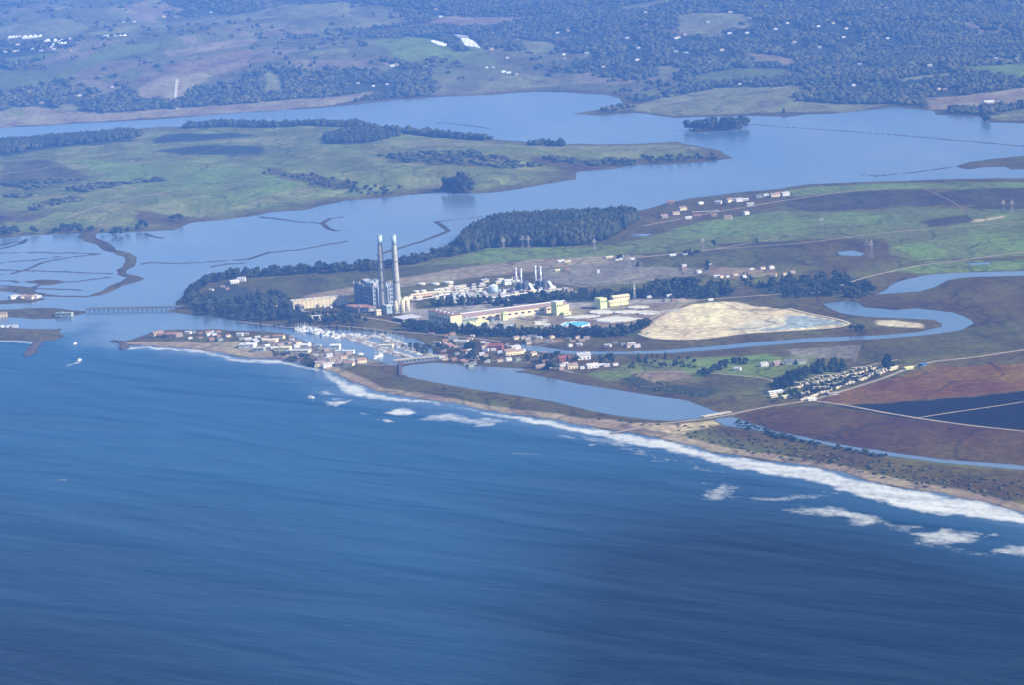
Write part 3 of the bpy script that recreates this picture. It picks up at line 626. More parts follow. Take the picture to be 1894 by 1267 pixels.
def duct(px, py, label):
    x, y, z = AT(px, py); t = thing('flue_duct', (x, y, z), TH, label, 'duct', 'pale ducts around the stack bases')
    MB().tube([(0,0,0),(0,0,14),(2,1.5,22),(7,4,26),(14,8,25)], [4.6,4.6,4.5,4.2,4.0], 18).build('duct_body', CREAM, t, True)
    for q in (4, 9, 14): MB().tube([(0,0,q),(0,0,q+.8)], 5.1, 18).build('stiffener_ring', STEELL, t)
    MB().box(-5.5, 5.5, -5.5, 5.5, -.5, 1.5).build('footing', CONCD, t); return t
duct(733, 578, 'pale curved flue duct rising just before the second stack'); duct(745, 577, 'pale curved flue duct, the middle one beside the second stack'); duct(754, 575, 'pale curved flue duct farthest along past the second stack')
# tan berm wall with tanks behind the boiler house
def fuelwall():
    x, y, z = AT(543, 572); t = thing('tank_farm_wall', (x, y, z-1), R(17), 'long sunlit cream storage hall running toward the boiler house', 'hall')
    MB().box(0, 113, 0, 26, 0, 17).build('wall', CREAM, t); r_ = MB().box(-.6, 113.6, -.6, 26.6, 17, 17.8).build('roof', TANM, t)
    for k in range(14): MB().box(3+k*8, 3.8+k*8, -.5, .05, 0, 17).build('pilaster', TANM, t)
    for k in range(3): MB().box(12+k*34, 19+k*34, -.3, .05, 0, 7).build('door', STEEL, t)
    for k in range(6): MB().box(8+k*18, 12+k*18, 8, 14, 17.8, 20).build('roof_vent', STEELL, r_)
fuelwall()
block('workshop', 553, 576, 12, 20, 12, DGREY, PINKG, 'small dark gabled workshop against the long cream hall', 'building', wins=2, doors=1, kind='gy', rh=3)
def tank(px, py, r_, h, m1, label, group='round storage tanks of the power station', dome=False):
    x, y, z = AT(px, py); t = thing('storage_tank', (x, y, z-.5), TH, label, 'tank', group)
    MB().tube([(0,0,0),(0,0,h)], r_, 36).build('tank_shell', m1, t, True)
    MB().tube([(0,0,h+.02),(0,0,h+(r_*.16 if not dome else r_*.4))], [r_*1.01, .3], 36).build('tank_roof', WHITE if m1 is not WHITE else GREYR, t)
    MB().tube([(r_*.7,-r_*.74,0),(r_*.7,-r_*.74,h+1)], .35, 6).build('ladder', STEEL, t)
    MB().tube([(0,0,h-1.2),(0,0,h-.7)], r_+.35, 36).build('rim', STEELL, t)
for (px, py, r_, h, lb) in [(600, 568, 3.4, 5, 'small white tank before the long cream hall, nearer the workshop'), (612, 569, 3, 5, 'small white tank before the long cream hall, nearer the boiler house'),
    (770, 541, 6.5, 5, 'flat cream tank just past the second stack'),(783, 540, 7, 5, 'flat cream tank second past the second stack'),(796, 543, 7, 5, 'flat cream tank third past the second stack'),
    (780, 526, 8, 4, 'cream tank on the terrace, first of three in a line above the stacks'),(806, 526, 8, 4, 'cream tank on the terrace, second of three in a line above the stacks'),(830, 524, 10, 5, 'cream tank on the terrace, third of three in a line above the stacks')]:
    tank(px, py, r_, h, CREAM if px > 620 else WHITE, lb)
block('warehouse', 763, 550, 62, 16, 6, mat('peach wall', (.74,.52,.34), .8), CREAM, 'long peach and cream storehouse behind the second stack', 'warehouse', wins=8, kind='gx', rh=2)
tank(913, 541, 10, 15, mat('blue grey tank', (.42,.52,.62), .5), 'large pale blue domed tank among the process plant', dome=True)
block('control_building', 934, 527, 15, 12, 11, WHITE, WHITE, 'white cube building behind the large domed tank', 'building', wins=2, doors=1)
block('annex', 893, 520, 14, 10, 4, WHITE, WHITE, 'low white annex far behind the large domed tank', 'building', wins=2, doors=1)
def hrsg(px, py, label, hh=48, two=True):
    """combined cycle unit: dark casing with a sloping pale blue inlet duct and slim stacks"""
    x, y, z = AT(px, py); t = thing('steam_generator', (x, y, z-.5), R(27), label, 'power unit', 'slim-stacked generating units')
    c = MB().box(0, 13, 0, 34, 0, 19); c.box(2, 11, 3, 12, 19, 23); c.build('casing', STEEL, t)
    MB().add([(13,-10,0),(20,-10,0),(13,0,19),(7,0,19),(13.2,-.6,0),(20,6,0),(13.2,8,19),(7,8,19)], [(0,1,2,3),(5,4,7,6),(1,5,6,2),(4,0,3,7),(3,2,6,7),(0,4,5,1)]).build('inlet_duct', BLUEW, t)
    MB().box(-8, 0, 4, 14, 0, 8).build('transformer', GREYR, t); MB().box(4, 20, -12, -3, 0, 6).build('turbine_enclosure', CREAM, t)
    for k, (sx, sy) in enumerate(((-2, 12), (-2, 34))):
        s_ = MB().tube([(sx,sy,0),(sx,sy,hh)], 2.1, 20).build('exhaust_stack', STEELL, t, True)
        MB().tube([(sx,sy,hh-2.5),(sx,sy,hh+.4)], 2.7, 20).build('stack_collar', WHITE, s_)
        MB().tube([(sx,sy,hh*.62),(sx,sy,hh*.62+.7)], 3.2, 20).build('walkway', STEEL, s_)
    for q in range(4): MB().box(-.6, 13.6, 4+q*8, 4.6+q*8, 0, 20).build('frame', STEELL, t)
hrsg(972, 541, 'dark generating unit with two slim stacks, nearer the domed tank'); hrsg(1008, 537, 'dark generating unit with two slim stacks, farther from the domed tank')
for (px, py, a, b_, c_, m1, lb) in [(840,560,12,9,8,CONCM,'square concrete block alone in the yard above the brown-roofed hall'),(866,552,16,12,10,GREYR,'grey boxy plant building between the tanks and the domed tank'),(880,549,9,8,13,GREENW,'green-grey tower among the process plant'),(897,553,8,8,12,GREYR,'narrow grey block left of the domed tank'),
    (925,552,18,10,8,PINKM,'pinkish shed directly below the domed tank'),(952,547,10,8,9,CREAM,'small cream block below the first slim-stacked unit'),(985,548,12,7,7,WHITE,'white kiosk between the two slim-stacked units'),(1030,541,12,8,8,PINKG,'dull pink block beside the second slim-stacked unit'),(1044,540,9,8,9,GREYR,'grey block past the second slim-stacked unit'),(850,541,10,10,7,CREAM,'cream block on the terrace beyond the peach storehouse'),(1105,504,5,5,7,WHITE,'tiny white shed alone on the pale yard beyond the slim-stacked units')]:
    block('plant_building', px, py, a, b_, c_, m1, GREYR, lb, 'building', wins=2, doors=1, group='small blocks of the process plant')
def transformer(i, px, py):
    x, y, z = AT(px, py); t = thing('transformer', (x, y, z-.3), TH, f'{ORD[i]} grey transformer from the left in the switchyard strip', 'transformer', 'transformers of the process plant')
    w_ = RT.uniform(4, 9); h = RT.uniform(4, 9); MB().box(0, w_, 0, 4, 0, h).build('casing', RT.choice([STEELL, GREYR, CONCM, WHITE, PINKG]), t)
    for q in range(3): MB().tube([(w_*(q+.5)/3, 2, h), (w_*(q+.5)/3, 2, h+2.2)], .3, 6).build('bushing', STEELL, t)
RT = random.Random(77)
for i, px in enumerate(sorted(RT.uniform(815, 1060) for _ in range(46))): transformer(i, px, 552-(px-815)*.062+RT.uniform(-7, 3))
TERR = sorted([(RT.uniform(752, 960), 0) for _ in range(40)])
for i, (px, _q) in enumerate(TERR):
    py = 560-(px-752)*.17+RT.uniform(-14, 4); wl = RT.choice([WHITE, CREAM, CREAM, TANM, YELL, GREYR])
    block('yard_shed', px, py, RT.uniform(6, 16), RT.uniform(5, 9), RT.uniform(3, 7), wl, RT.choice([WHITE, GREYR, CREAM, PINKG]), f'{ORD[i]} small pale shed from the left in the terrace clutter', 'shed', wins=2, doors=1, kind=RT.choice(['flat', 'gx']), rh=1.6, group='small sheds cluttering the terrace')
def rack(i, px, py, Lg):
    x, y, z = AT(px, py); t = thing('pipe_rack', (x, y, z-.3), TH, f'{ORD[i]} long pipe rack from the left in the process yard', 'pipe rack', 'pipe racks of the process plant')
    for q in range(int(Lg/8)+1):
        for b_ in (0, 4): MB().box(q*8-.3, q*8+.3, b_-.3, b_+.3, 0, 6).build('post', STEEL, t)
    for b_ in (.5, 2, 3.5): MB().tube([(0, b_, 6.4), (Lg, b_, 6.4)], .55, 8).build('pipe', RT.choice([STEELL, WHITE, CREAM]), t)
for i, (px, py, Lg) in enumerate([(762,560,50),(800,553,60),(835,545,40),(870,541,60),(905,556,48),(940,551,50),(960,535,40),(1000,545,56)]): rack(i, px, py, Lg)
for k, (px, py, Lx, m1, lb) in enumerate([(1033,484,14,WHITE,'small white shed at the far edge of the plant yard, first of a pair'),(1045,485,14,CREAM,'small cream shed at the far edge of the plant yard, second of a pair'),(1028,501,10,YELL,'small yellow shed past the slim stacks'),(1046,499,10,ORANGE,'small orange shed past the slim stacks'),(1139,481,16,WHITE,'white shed on the field road beyond the plant'),(1122,477,16,CREAM,'cream barn on the field road beyond the plant'),(1168,480,8,WHITE,'tiny white shed at the bend of the field road'),
     (1240,473,14,WHITE,'white shed beside the dark clump on the green field'),(1265,471,8,WHITE,'tiny white hut under the dark clump on the green field'),(1290,503,9,WHITE,'small white hut behind the tree belt'),(1262,498,10,ORANGE,'orange roofed hut behind the tree belt'),(1145,476,12,GREYR,'grey barn on the field road beyond the plant')]):
    block('shed', px, py, Lx, 8, 3.5, m1, m1, lb, 'shed', wins=2, doors=1, kind='gx', rh=1.4, group='sheds around the far side of the plant')

# big halls of the works
def hall():
    x, y, z = AT(834, 604); t = thing('works_hall', (x, y, z-1), TH, 'large hall with a brown roof, sunlit yellow end and dark blue shaded flank', 'hall')
    D = 96; MB().box(0, 24, 0, D, 0, 22).build('wall', CREAM, t); r_ = MB().box(-.8, 24.8, -.8, D+.8, 22, 23).build('roof', BROWNR, t)
    for k in range(8): MB().box(-.4, .04, 6+k*11, 12+k*11, 9, 15).build('window', GLASS, t)
    for k in range(3): MB().box(4+k*7, 8+k*7, -.3, .04, 0, 6).build('door', STEELL, t)
    for k in range(5): MB().box(8, 13, 10+k*17, 16+k*17, 23, 25.5).build('roof_vent', STEELL, r_)
    x, y, z = AT(857, 598)
hall()
x_, y_, z_ = AT(834, 604); ca_, sa_ = math.cos(TH), math.sin(TH)
def off(a, b_): return (x_+ca_*a-sa_*b_, y_+sa_*a+ca_*b_, z_-1)
def longshed():
    t = thing('long_shed', off(25.5, 14), TH, 'very long grey-roofed works shed reaching from the brown-roofed hall to the square towers', 'shed')
    MB().box(0, 235, 0, 34, 0, 14).build('wall', TANM, t); r_ = MB().gable(0, 235, 0, 34, 14, 4, .8).build('roof', PINKG, t)
    MB().box(0, 235, 16, 18, 18.2, 19.6).build('ridge_vent', WHITE, r_)
    for k in range(16): MB().box(6+k*14, 12+k*14, -.3, .04, 7, 10).build('window', GLASS, t)
    for k in range(6): MB().box(20+k*36, 26+k*36, -.35, .04, 0, 6).build('door', STEELL, t)
longshed()
for (px, py, a, b_, c_, m1, m2, lb, k_) in [(871,603,38,16,7,LIMEW,YELL,'low yellow-green building in front of the brown-roofed hall','flat'),(856,600,30,14,12,GREENW,GREYR,'sage green block between the brown-roofed hall and the yellow-green building','flat'),
    (931,592,10,10,15,LIMEW,LIMEW,'slim yellow-green tower midway along the very long shed','gy'),(948,586,7,7,11,CREAM,CREAM,'small cream tower beside the slim yellow-green tower','flat'),(908,594,8,10,8,DGREY,DGREY,'dark block beside the yellow-green building','flat'),
    (1030,583,14,22,26,LIMEW,WHITE,'taller of the two square yellow-green towers, next to the turquoise basin','flat'),(1111,571,14.5,22,20,LIMEW,YELL,'shorter of the two square yellow-green towers, next to the cream gabled barn','flat'),
    (1129,566,40,13,9,YELL,CREAM,'cream gabled barn beside the shorter square tower','gx'),(1043,583,16,12,6,LIMEW,YELL,'low yellow annex at the foot of the taller square tower','flat'),(1135,556,36,14,8,TANM,CREAM,'tan gabled shed just behind the cream gabled barn','gx')]:
    block('works_building', px, py, a, b_, c_, m1, m2, lb, 'building', kind=k_, wins=3 if a < 20 else 6, doors=1, rh=3, group='buildings of the works yard')
def canopy():
    x, y, z = AT(745, 596); t = thing('canopy', (x, y, z), R(30), 'long pale flat canopy roof on posts in front of the stacks', 'canopy')
    MB().box(0, 42, 0, 42, 6, 7).build('roof', mat('pale sheet roof', (.62,.60,.60), .6), t)
    for a in (2, 21, 40):
        for b_ in (2, 40): MB().box(a-.4, a+.4, b_-.4, b_+.4, 0, 6).build('post', STEEL, t)
    MB().box(5, 14, 5, 12, 0, 4).build('kiosk', CREAM, t)
canopy()
def gantry():
    x, y, z = AT(578, 593); t = thing('gantry_crane', (x, y, z), R(12), 'white open gantry frame standing on the dark bank below the cream hall', 'gantry')
    for a in (0, 14):
        MB().tube([(a-2,0,0),(a,0,10)], .55, 6).build('leg', WHITE, t); MB().tube([(a+2,0,0),(a,0,10)], .55, 6).build('leg', WHITE, t)
    MB().box(-3, 18, -.8, .8, 9.6, 11).build('beam', WHITE, t); MB().box(5, 8, -1.4, 1.4, 8, 9.6).build('trolley', BLUEB, t)
gantry()
def basin(px, py, a, b_, rim, surf, label, rz=R(8)):
    x, y, z = AT(px, py); t = thing('settling_basin', (x, y, z-.6), rz, label, 'basin', 'basins on the works ground')
    n = 28
    def ring(s0, zz): return [(a/2*s0*math.cos(2*math.pi*k/n)*(1+.06*math.sin(3*k)), b_/2*s0*math.sin(2*math.pi*k/n)*(1+.08*math.cos(2*k)), zz) for k in range(n)]
    r_ = MB(); v = ring(1.1, 0)+ring(1.03, 2.4)+ring(.97, 2.4)+ring(.93, .6); f_ = []
    for q in range(3):
        for k in range(n): f_.append((q*n+k, q*n+(k+1) % n, (q+1)*n+(k+1) % n, (q+1)*n+k))
    r_.add(v, f_).build('bank', rim, t); MB().add(ring(.95, 1.9), [tuple(range(n))]).build('basin_surface', surf, t)
DUN = mat('pale sediment', (.70,.66,.52), .9, .03, .2)
for (px, py, a, b_, s_, lb) in [(1064,600,52,62,LTEAL,'bright turquoise basin below the taller square tower'),(1112,577,44,50,DUN,'pale sediment basin below the shorter square tower'),(1160,577,48,38,DUN,'pale sediment basin beyond the cream gabled barn'),(1180,568,40,32,DUN,'pale sediment basin nearest the lattice tower'),
    (1140,591,74,60,DUN,'wide pale sediment basin between the turquoise basin and the great tan pond'),(1075,586,66,34,DUN,'narrow pale sediment basin above the turquoise basin'),(1196,580,30,26,DUN,'small pale sediment basin at the edge of the great tan pond')]:
    basin(px, py, a, b_, CONCM if s_ is DUN else WHITE, s_, lb)
for k, (px, py, lb) in enumerate([(925,606,'nearest the brown-roofed hall'),(938,605,'second from the brown-roofed hall'),(948,606,'third from the brown-roofed hall'),(1006,603,'first along the belt by the turquoise basin'),(1018,605,'second along the belt by the turquoise basin'),(1048,604,'below the turquoise basin'),(1083,606,'past the turquoise basin'),(990,598,'in the open yard above the belt'),(1003,594,'at the foot of the taller square tower')]):
    block('depot', px, py, [14,9,8,12,14,10,9,12,10][k], 7, 3.5, WHITE, WHITE if k % 2 else GREYR, 'small white depot on the works yard edge, '+lb, 'depot', wins=2, doors=1, rz=R(10), group='white depots along the works yard')
def lattice(px, py, h, b0, label, arms=0, name='lattice_mast', m_=STEELL, group=None, rz=0):
    x, y, z = AT(px, py); t = thing(name, (x, y, z-.5), rz, label, 'mast' if not arms else 'pylon', group)
    bt = b0*.25; f_ = MB(); n = max(5, int(h/6)); cs = [(-1,-1),(1,-1),(1,1),(-1,1)]
    for c in cs: f_.tube([(c[0]*b0/2, c[1]*b0/2, 0), (c[0]*bt/2, c[1]*bt/2, h)], .3, 5)
    f_.build('mast_frame', m_, t)
    g = MB()
    for k in range(n):
        z0, z1 = h*k/n, h*(k+1)/n; w0 = (b0+(bt-b0)*k/n)/2; w1 = (b0+(bt-b0)*(k+1)/n)/2
        for i in range(4):
            a, c = cs[i], cs[(i+1) % 4]; g.tube([(a[0]*w0,a[1]*w0,z0),(c[0]*w1,c[1]*w1,z1)], .16, 4, caps=False)
    g.build('bracing', m_, t)
    for k in range(arms):
        zz = h*(.68+.12*k); wd = 8-1.5*k
        MB().add([(-wd,0,zz+1.4),(0,-.6,zz),(0,.6,zz),(wd,0,zz+1.4),(0,0,zz+2.2)], [(0,1,4),(0,4,2),(0,2,1),(3,4,1),(3,2,4),(3,1,2)]).build('crossarm', m_, t)
    if not arms: MB().box(-1.6, 1.6, -1.6, 1.6, h*.6, h*.68).build('platform', WHITE, t)
lattice(1174, 551, 31, 3.4, 'slim lattice mast with a white platform beside the cream gabled barn', m_=WHITE)
PY = 'pylons crossing the fields beyond the plant'
for (px, py, h, lb) in [(1164,494,26,'pylon standing on the pale yard above the tree belt'),(932,462,30,'pylon on the green rise, nearest the stacks'),(967,462,34,'pylon on the green rise, second from the stacks'),(978,462,34,'pylon on the green rise, third from the stacks'),(1100,462,26,'pylon on the green rise, farthest from the stacks'),(1300,462,28,'pylon standing alone on the middle green field'),(1604,476,40,'pylon beside the small blue pool, first of two'),(1612,476,40,'pylon beside the small blue pool, second of two'),(1856,392,30,'pylon on the dark field near the far slough, first of a pair'),(1872,392,30,'pylon on the dark field near the far slough, second of a pair'),(1520,420,24,'pylon on the long green field, nearest the far slough')]:
    lattice(px, py, h, 6, 'grey steel '+lb, 2, 'power_pylon', CONCD, PY, R(40))

# ------------------------------------------------------------------ roads, tracks, bridges, jetties
def ribbon(name, pts, width, m_, lift=.35, kind='structure', seg=14.0, warp=True):
    P = W(pts, 3); out = []
    for i in range(len(P)-1):
        n = max(1, int(np.hypot(*(P[i+1]-P[i]))/seg))
        for k in range(n): out.append(P[i]+(P[i+1]-P[i])*k/n)
    out.append(P[-1]); P = np.array(out)
    for _ in range(3): P[1:-1] = (P[:-2]+2*P[1:-1]+P[2:])/4
    T = np.gradient(P, axis=0); T /= np.linalg.norm(T, axis=1)[:, None]+1e-9; Nn = np.stack([-T[:, 1], T[:, 0]], 1)
    v = []; rows = [-.5, -.17, .17, .5]
    q = np.stack([P+Nn*width*r_ for r_ in rows], 1); hh = np.maximum(hfun(q[..., 0], q[..., 1])[0], 0.8)
    hh = hh.max(1, keepdims=True)*np.ones_like(hh)
    co = np.dstack([q, hh+lift]).reshape(-1, 3); f_ = []
    for i in range(len(P)-1):
        for k in range(3): f_.append((i*4+k, i*4+k+1, i*4+5+k, i*4+4+k))
    o = MB().add(co.tolist(), f_).build(name, m_); o['kind'] = kind; return o
ribbon('road', [(1130,800),(1200,787),(1243,781),(1300,774),(1338,768),(1420,753),(1500,742),(1560,725),(1640,700),(1690,680),(1722,672),(1800,664),(1894,650),(2000,640)], 9, DIRT)
ribbon('road', [(596,668),(640,672),(700,676),(725,674),(760,670),(812,664),(870,664),(920,668),(990,672),(1060,690)], 9, ROADM)
ribbon('road', [(440,592),(540,604),(625,600),(740,612),(850,622),(930,632),(960,650)], 9, ROADM)
ribbon('road', [(560,575),(640,583),(700,590),(760,600),(870,610),(990,612),(1180,600),(1280,556),(1420,545),(1520,540),(1600,512),(1700,490),(1894,465)], 8, DIRT)
ribbon('path', [(1500,742),(1560,750),(1620,762),(1700,776),(1800,790),(1894,800),(2000,810)], 7, DIRT)
ribbon('path', [(1690,776),(1780,762),(1894,745)], 5, DIRT)
ribbon('path', [(1190,420),(1260,405),(1320,392),(1450,370),(1560,354),(1700,346)], 8, DIRT)
ribbon('path', [(1280,392),(1330,389)], 12, mat('pale track', (.6,.54,.42), .9), lift=.5)
ribbon('path', [(850,512),(950,492),(1040,484),(1160,478),(1290,466),(1440,440)], 6, DIRT)
ribbon('path', [(1165,690),(1180,688),(1300,690),(1420,702),(1440,712)], 5, DIRT)
ribbon('path', [(1440,728),(1520,705),(1600,680),(1660,668)], 5, DIRT)
ribbon('path', [(1181,617),(1209,627),(1272,629),(1323,625),(1373,617),(1475,611),(1551,606),(1577,599),(1551,590),(1495,579),(1457,570)], 7, mat('pale levee top', (.55,.47,.30), .9), lift=.9)
ribbon('path', [(1140,204),(1300,181),(1420,176),(1490,166)], 12, DIRT)
ribbon('path', [(328,205),(324,196),(330,178)], 11, mat('pale track', (.6,.54,.42), .9), lift=2)
ribbon('path', [(300,214),(400,205),(500,196),(620,183)], 8, DIRT, lift=1)
for P_, w_ in [([(0,330),(90,318),(200,312),(330,300),(470,290)], 7), ([(120,410),(260,372),(420,350),(600,336),(760,322),(980,300)], 6), ([(330,300),(420,280),(560,262)], 5), ([(1160,478),(1300,462),(1480,450),(1640,430),(1894,410)], 6), ([(1330,700),(1260,712),(1180,716)], 5), ([(1590,640),(1580,672)], 4), ([(1200,440),(1310,425),(1450,412)], 5), ([(1700,346),(1760,372),(1800,400)], 5), ([(1660,420),(1700,440),(1780,470)], 5)]:
    ribbon('path', P_, w_, DIRT if w_ > 5 else mat('trodden earth', (.17,.12,.07), .95))
def bridge(name, a, b_, w_, zd, m_, label, n=16, cat='bridge', rail=True):
    ax, ay = W([a])[0]; bx, by = W([b_])[0]; Lg = math.hypot(bx-ax, by-ay); t = thing(name, (ax, ay, 0), math.atan2(by-ay, bx-ax), label, cat)
    MB().box(0, Lg, -w_/2, w_/2, zd-1, zd).build('deck', m_, t)
    for s_ in (-1, 1):
        g = MB().box(0, Lg, s_*w_/2-.15, s_*w_/2+.15, zd, zd+1.0); g.build('parapet', CONCM, t)
    for k in range(n):
        q = Lg*(k+.5)/n; p_ = MB().box(q-.6, q+.6, -w_/2+.5, -w_/2+1.7, -2, zd-1); p_.box(q-.6, q+.6, w_/2-1.7, w_/2-.5, -2, zd-1); p_.box(q-.7, q+.7, -w_/2+.2, w_/2-.2, zd-2, zd-1.02); p_.build('pier', CONCD, t)
    return t
bridge('highway_bridge', (160,575), (338,571), 13, 6, mat('dark asphalt', (.06,.06,.065), .9), 'long low highway bridge across the slough mouth below the wooded point', 20)
bridge('harbor_bridge', (728,671), (818,662), 8, 3.4, DIRT, 'narrow pale causeway bridge between the marina and the long lagoon', 12)
bridge('lagoon_bridge', (1300,775), (1352,766), 7, 3.0, DIRT, 'small pale road bridge at the tail of the long lagoon', 4)
def dam():
    ax, ay = W([(741,673)])[0]; bx, by = W([(741,698)])[0]; Lg = math.hypot(bx-ax, by-ay); t = thing('tide_gate', (ax, ay, 0), math.atan2(by-ay, bx-ax), 'dark tide gate wall at the head of the long lagoon', 'tide gate')
    MB().box(0, Lg, -2.5, 2.5, -2, 3.2).build('wall', ROCK, t)
    for k in range(6): MB().box(Lg*(k+.3)/6, Lg*(k+.3)/6+3, -3.2, -2.5, -1, 4.2).build('gate', STEEL, t)
dam()
def jetty(a, b_, w_, label):
    ax, ay = W([a])[0]; bx, by = W([b_])[0]; Lg = math.hypot(bx-ax, by-ay); rnd = random.Random(int(a[0])); mb = MB()
    for k in range(int(Lg*w_/9)):
        q = rnd.random()*Lg; s_ = (rnd.random()-.5)*w_; r_ = rnd.uniform(1.3, 2.6); zc = 1.6*(1-abs(s_)/w_*2)
        v = [((q+dx*r_*rnd.uniform(.7,1)), (s_+dy*r_*rnd.uniform(.7,1)), zc+dz*r_*rnd.uniform(.6,1)) for dx in (-1,1) for dy in (-1,1) for dz in (-1,1)]
        mb.add(v, [(0,1,3,2),(4,6,7,5),(0,4,5,1),(2,3,7,6),(0,2,6,4),(1,5,7,3)])
    o = mb.build('rock_jetty', ROCK); o.location = (ax, ay, 0); o.rotation_euler = (0, 0, math.atan2(by-ay, bx-ax)); tag(o, label, 'jetty', 'jetties at the harbour mouth')
jetty((74,628), (50,660), 14, 'brown rock jetty bending out from the left-hand sand spit'); jetty((232,634), (210,631), 12, 'short rock jetty at the tip of the village spit, pointing into the channel'); jetty((228,636), (227,648), 11, 'short rock jetty at the tip of the village spit, pointing out to sea')

# ------------------------------------------------------------------ boats
def hull_mb(L_, B_, hh, sheer=.5):
    secs = []; n = 8
    for i in range(n+1):
        u = i/n; bw = B_/2*(1-max(0, (u-.45)/.55)**2.2)*(.86+.14*min(1, u*4)); z1 = hh+sheer*u*u
        x = -L_/2+L_*u; secs.append([(x, -bw, z1), (x, -bw*.72, 0), (x, 0, -.35), (x, bw*.72, 0), (x, bw, z1)])
    mb = MB(); V = [p for s_ in secs for p in s_]; Fc = []
    for i in range(n):
        for k in range(4): Fc.append((i*5+k, (i+1)*5+k, (i+1)*5+k+1, i*5+k+1))
        Fc.append((i*5, i*5+4, (i+1)*5+4, (i+1)*5))
    Fc.append((0, 1, 2, 3, 4)); return mb.add(V, Fc)
def sailboat():
    t = thing('sailboat', (0,0,0), 0, 'x', 'sailboat'); hull_mb(10.5, 3.3, 1.3).build('hull', WHITE, t); c = MB().box(-2, 2.4, -1, 1, 1.35, 2.1).build('cabin', CREAM, t)
    MB().box(-1.6, 1.9, -1.02, 1.02, 1.6, 1.85).build('window', GLASS, c); MB().tube([(1,0,1.4),(1,0,14)], [.2,.12], 6).build('mast', WHITE, t); MB().tube([(1,0,2.8),(-3.6,0,3)], .28, 6).build('boom', BLUEB, t); return t
def motorboat():
    t = thing('motorboat', (0,0,0), 0, 'x', 'motorboat'); hull_mb(9, 3.2, 1.5).build('hull', WHITE, t); c = MB().box(-2.6, 1.6, -1.2, 1.2, 1.5, 3.1).build('cabin', WHITE, t)
    MB().box(-2.2, 1.65, -1.23, 1.23, 2.3, 2.8).build('window', GLASS, c); MB().box(-2.9, 1.9, -1.4, 1.4, 3.12, 3.3).build('hard_top', CREAM, t); return t
def fishing(col):
    t = thing('fishing_boat', (0,0,0), 0, 'x', 'fishing boat'); hull_mb(16, 5, 2.4, 1.4).build('hull', col, t); c = MB().box(1, 5, -1.7, 1.7, 2.6, 6.2).build('wheelhouse', WHITE, t)
    MB().box(1.5, 5.05, -1.74, 1.74, 4.6, 5.5).build('window', GLASS, c); MB().tube([(0,0,2.4),(0,0,13)], [.3,.18], 6).build('mast', STEELL, t)
    for s_ in (-1, 1): MB().tube([(0,s_*1.5,3),(-2,s_*5,12.5)], [.22,.14], 5).build('outrigger', WHITE, t)
    return t
def covered():
    t = thing('covered_boat', (0,0,0), 0, 'x', 'boat'); hull_mb(9.5, 3.1, 1.4).build('hull', GREYR, t); MB().gable(-3.8, 2.6, -1.3, 1.3, 1.5, 1.0, .1).build('canvas_cover', mat('tan canvas', (.25,.22,.15), .9), t); MB().tube([(1,0,1.4),(1,0,11)], [.16,.1], 6).build('mast', STEELL, t); return t
TB = covered()
SB, MBt, FB, FB2 = sailboat(), motorboat(), fishing(WHITE), fishing(BLUEB); FB2['category'] = 'fishing boat'
CANV = [WHITE, CREAM]
rb = random.Random(5)
def dock(a, b_, label, bw, kinds, spacing, sides=(-1, 1), z=0, fill=.92, offw=9.5):
    (ax, ay), (bx, by) = W([a])[0], W([b_])[0]; Lg = math.hypot(bx-ax, by-ay); an = math.atan2(by-ay, bx-ax)
    t = thing('dock', (ax, ay, 0), an, label+' with its finger piers', 'dock', 'floating docks of the marina')
    MB().box(0, Lg, -1.3, 1.3, .25, .9).build('walkway', WOODM, t)
    n = int(Lg/spacing)
    for k in range(0, n+1, 2):
        fb = MB()
        for s_ in sides: fb.box(k*spacing-.4, k*spacing+.4, s_*(1.3 if s_ > 0 else 11), s_*(11 if s_ > 0 else 1.3), .25, .8) if s_ > 0 else fb.box(k*spacing-.4, k*spacing+.4, -11, -1.3, .25, .8)
        fb.build('finger_pier', WOODM, t)
        if k % 4 == 0: MB().tube([(k*spacing,0,-2),(k*spacing,0,3.6)], .25, 6).build('pile', WOODM, t)
    cnt = {}
    for k in range(n):
        for s_ in sides:
            if rb.random() > fill: continue
            kd = rb.choice(kinds); q = (k+.5)*spacing+rb.uniform(-.4, .4); d_ = s_*(offw*.72+rb.uniform(-.6, .6))
            x = ax+math.cos(an)*q-math.sin(an)*d_; y = ay+math.sin(an)*q+math.cos(an)*d_
            key = (kd.name.split('.')[0], s_); cnt[key] = cnt.get(key, 0)+1; i = cnt[key]-1
            nm = {'covered_boat': 'canvas-covered boat', 'sailboat': 'white sailboat', 'motorboat': 'white motorboat', 'fishing_boat': 'blue-hulled fishing boat' if kd is FB2 else 'white fishing boat'}[key[0]]
            place(kd, (x, y, 0), an+s_*math.pi/2+rb.uniform(-.06, .06)+(math.pi if rb.random() < .3 else 0), f'{ORD[min(i,76)]} {nm} from the left, {"far" if s_ > 0 else "near"} side of the {label}', 'boats moored in the marina', rb.uniform(.8, 1.2) if kd in (SB, MBt, TB) else rb.uniform(.9, 1.15))
dock((552,608), (632,624), 'harbour quay row', 2, [FB, FB, FB2, MBt], 8.5, (-1, 1), fill=.9)
dock((640,621), (718,650), 'first long dock', 2, [SB, MBt, TB, TB], 7.6, fill=.85)
dock((640,619), (692,625), 'short inner dock', 2, [SB, MBt, TB], 8)
dock((697,619), (745,641), 'second long dock', 2, [SB, TB, MBt, TB], 7.8, fill=.82)
dock((716,651), (768,667), 'third long dock', 2, [TB, SB, TB, MBt], 8.5, fill=.65)
dock((742,643), (797,661), 'last long dock', 2, [TB, SB, MBt, TB], 8.5, fill=.6)
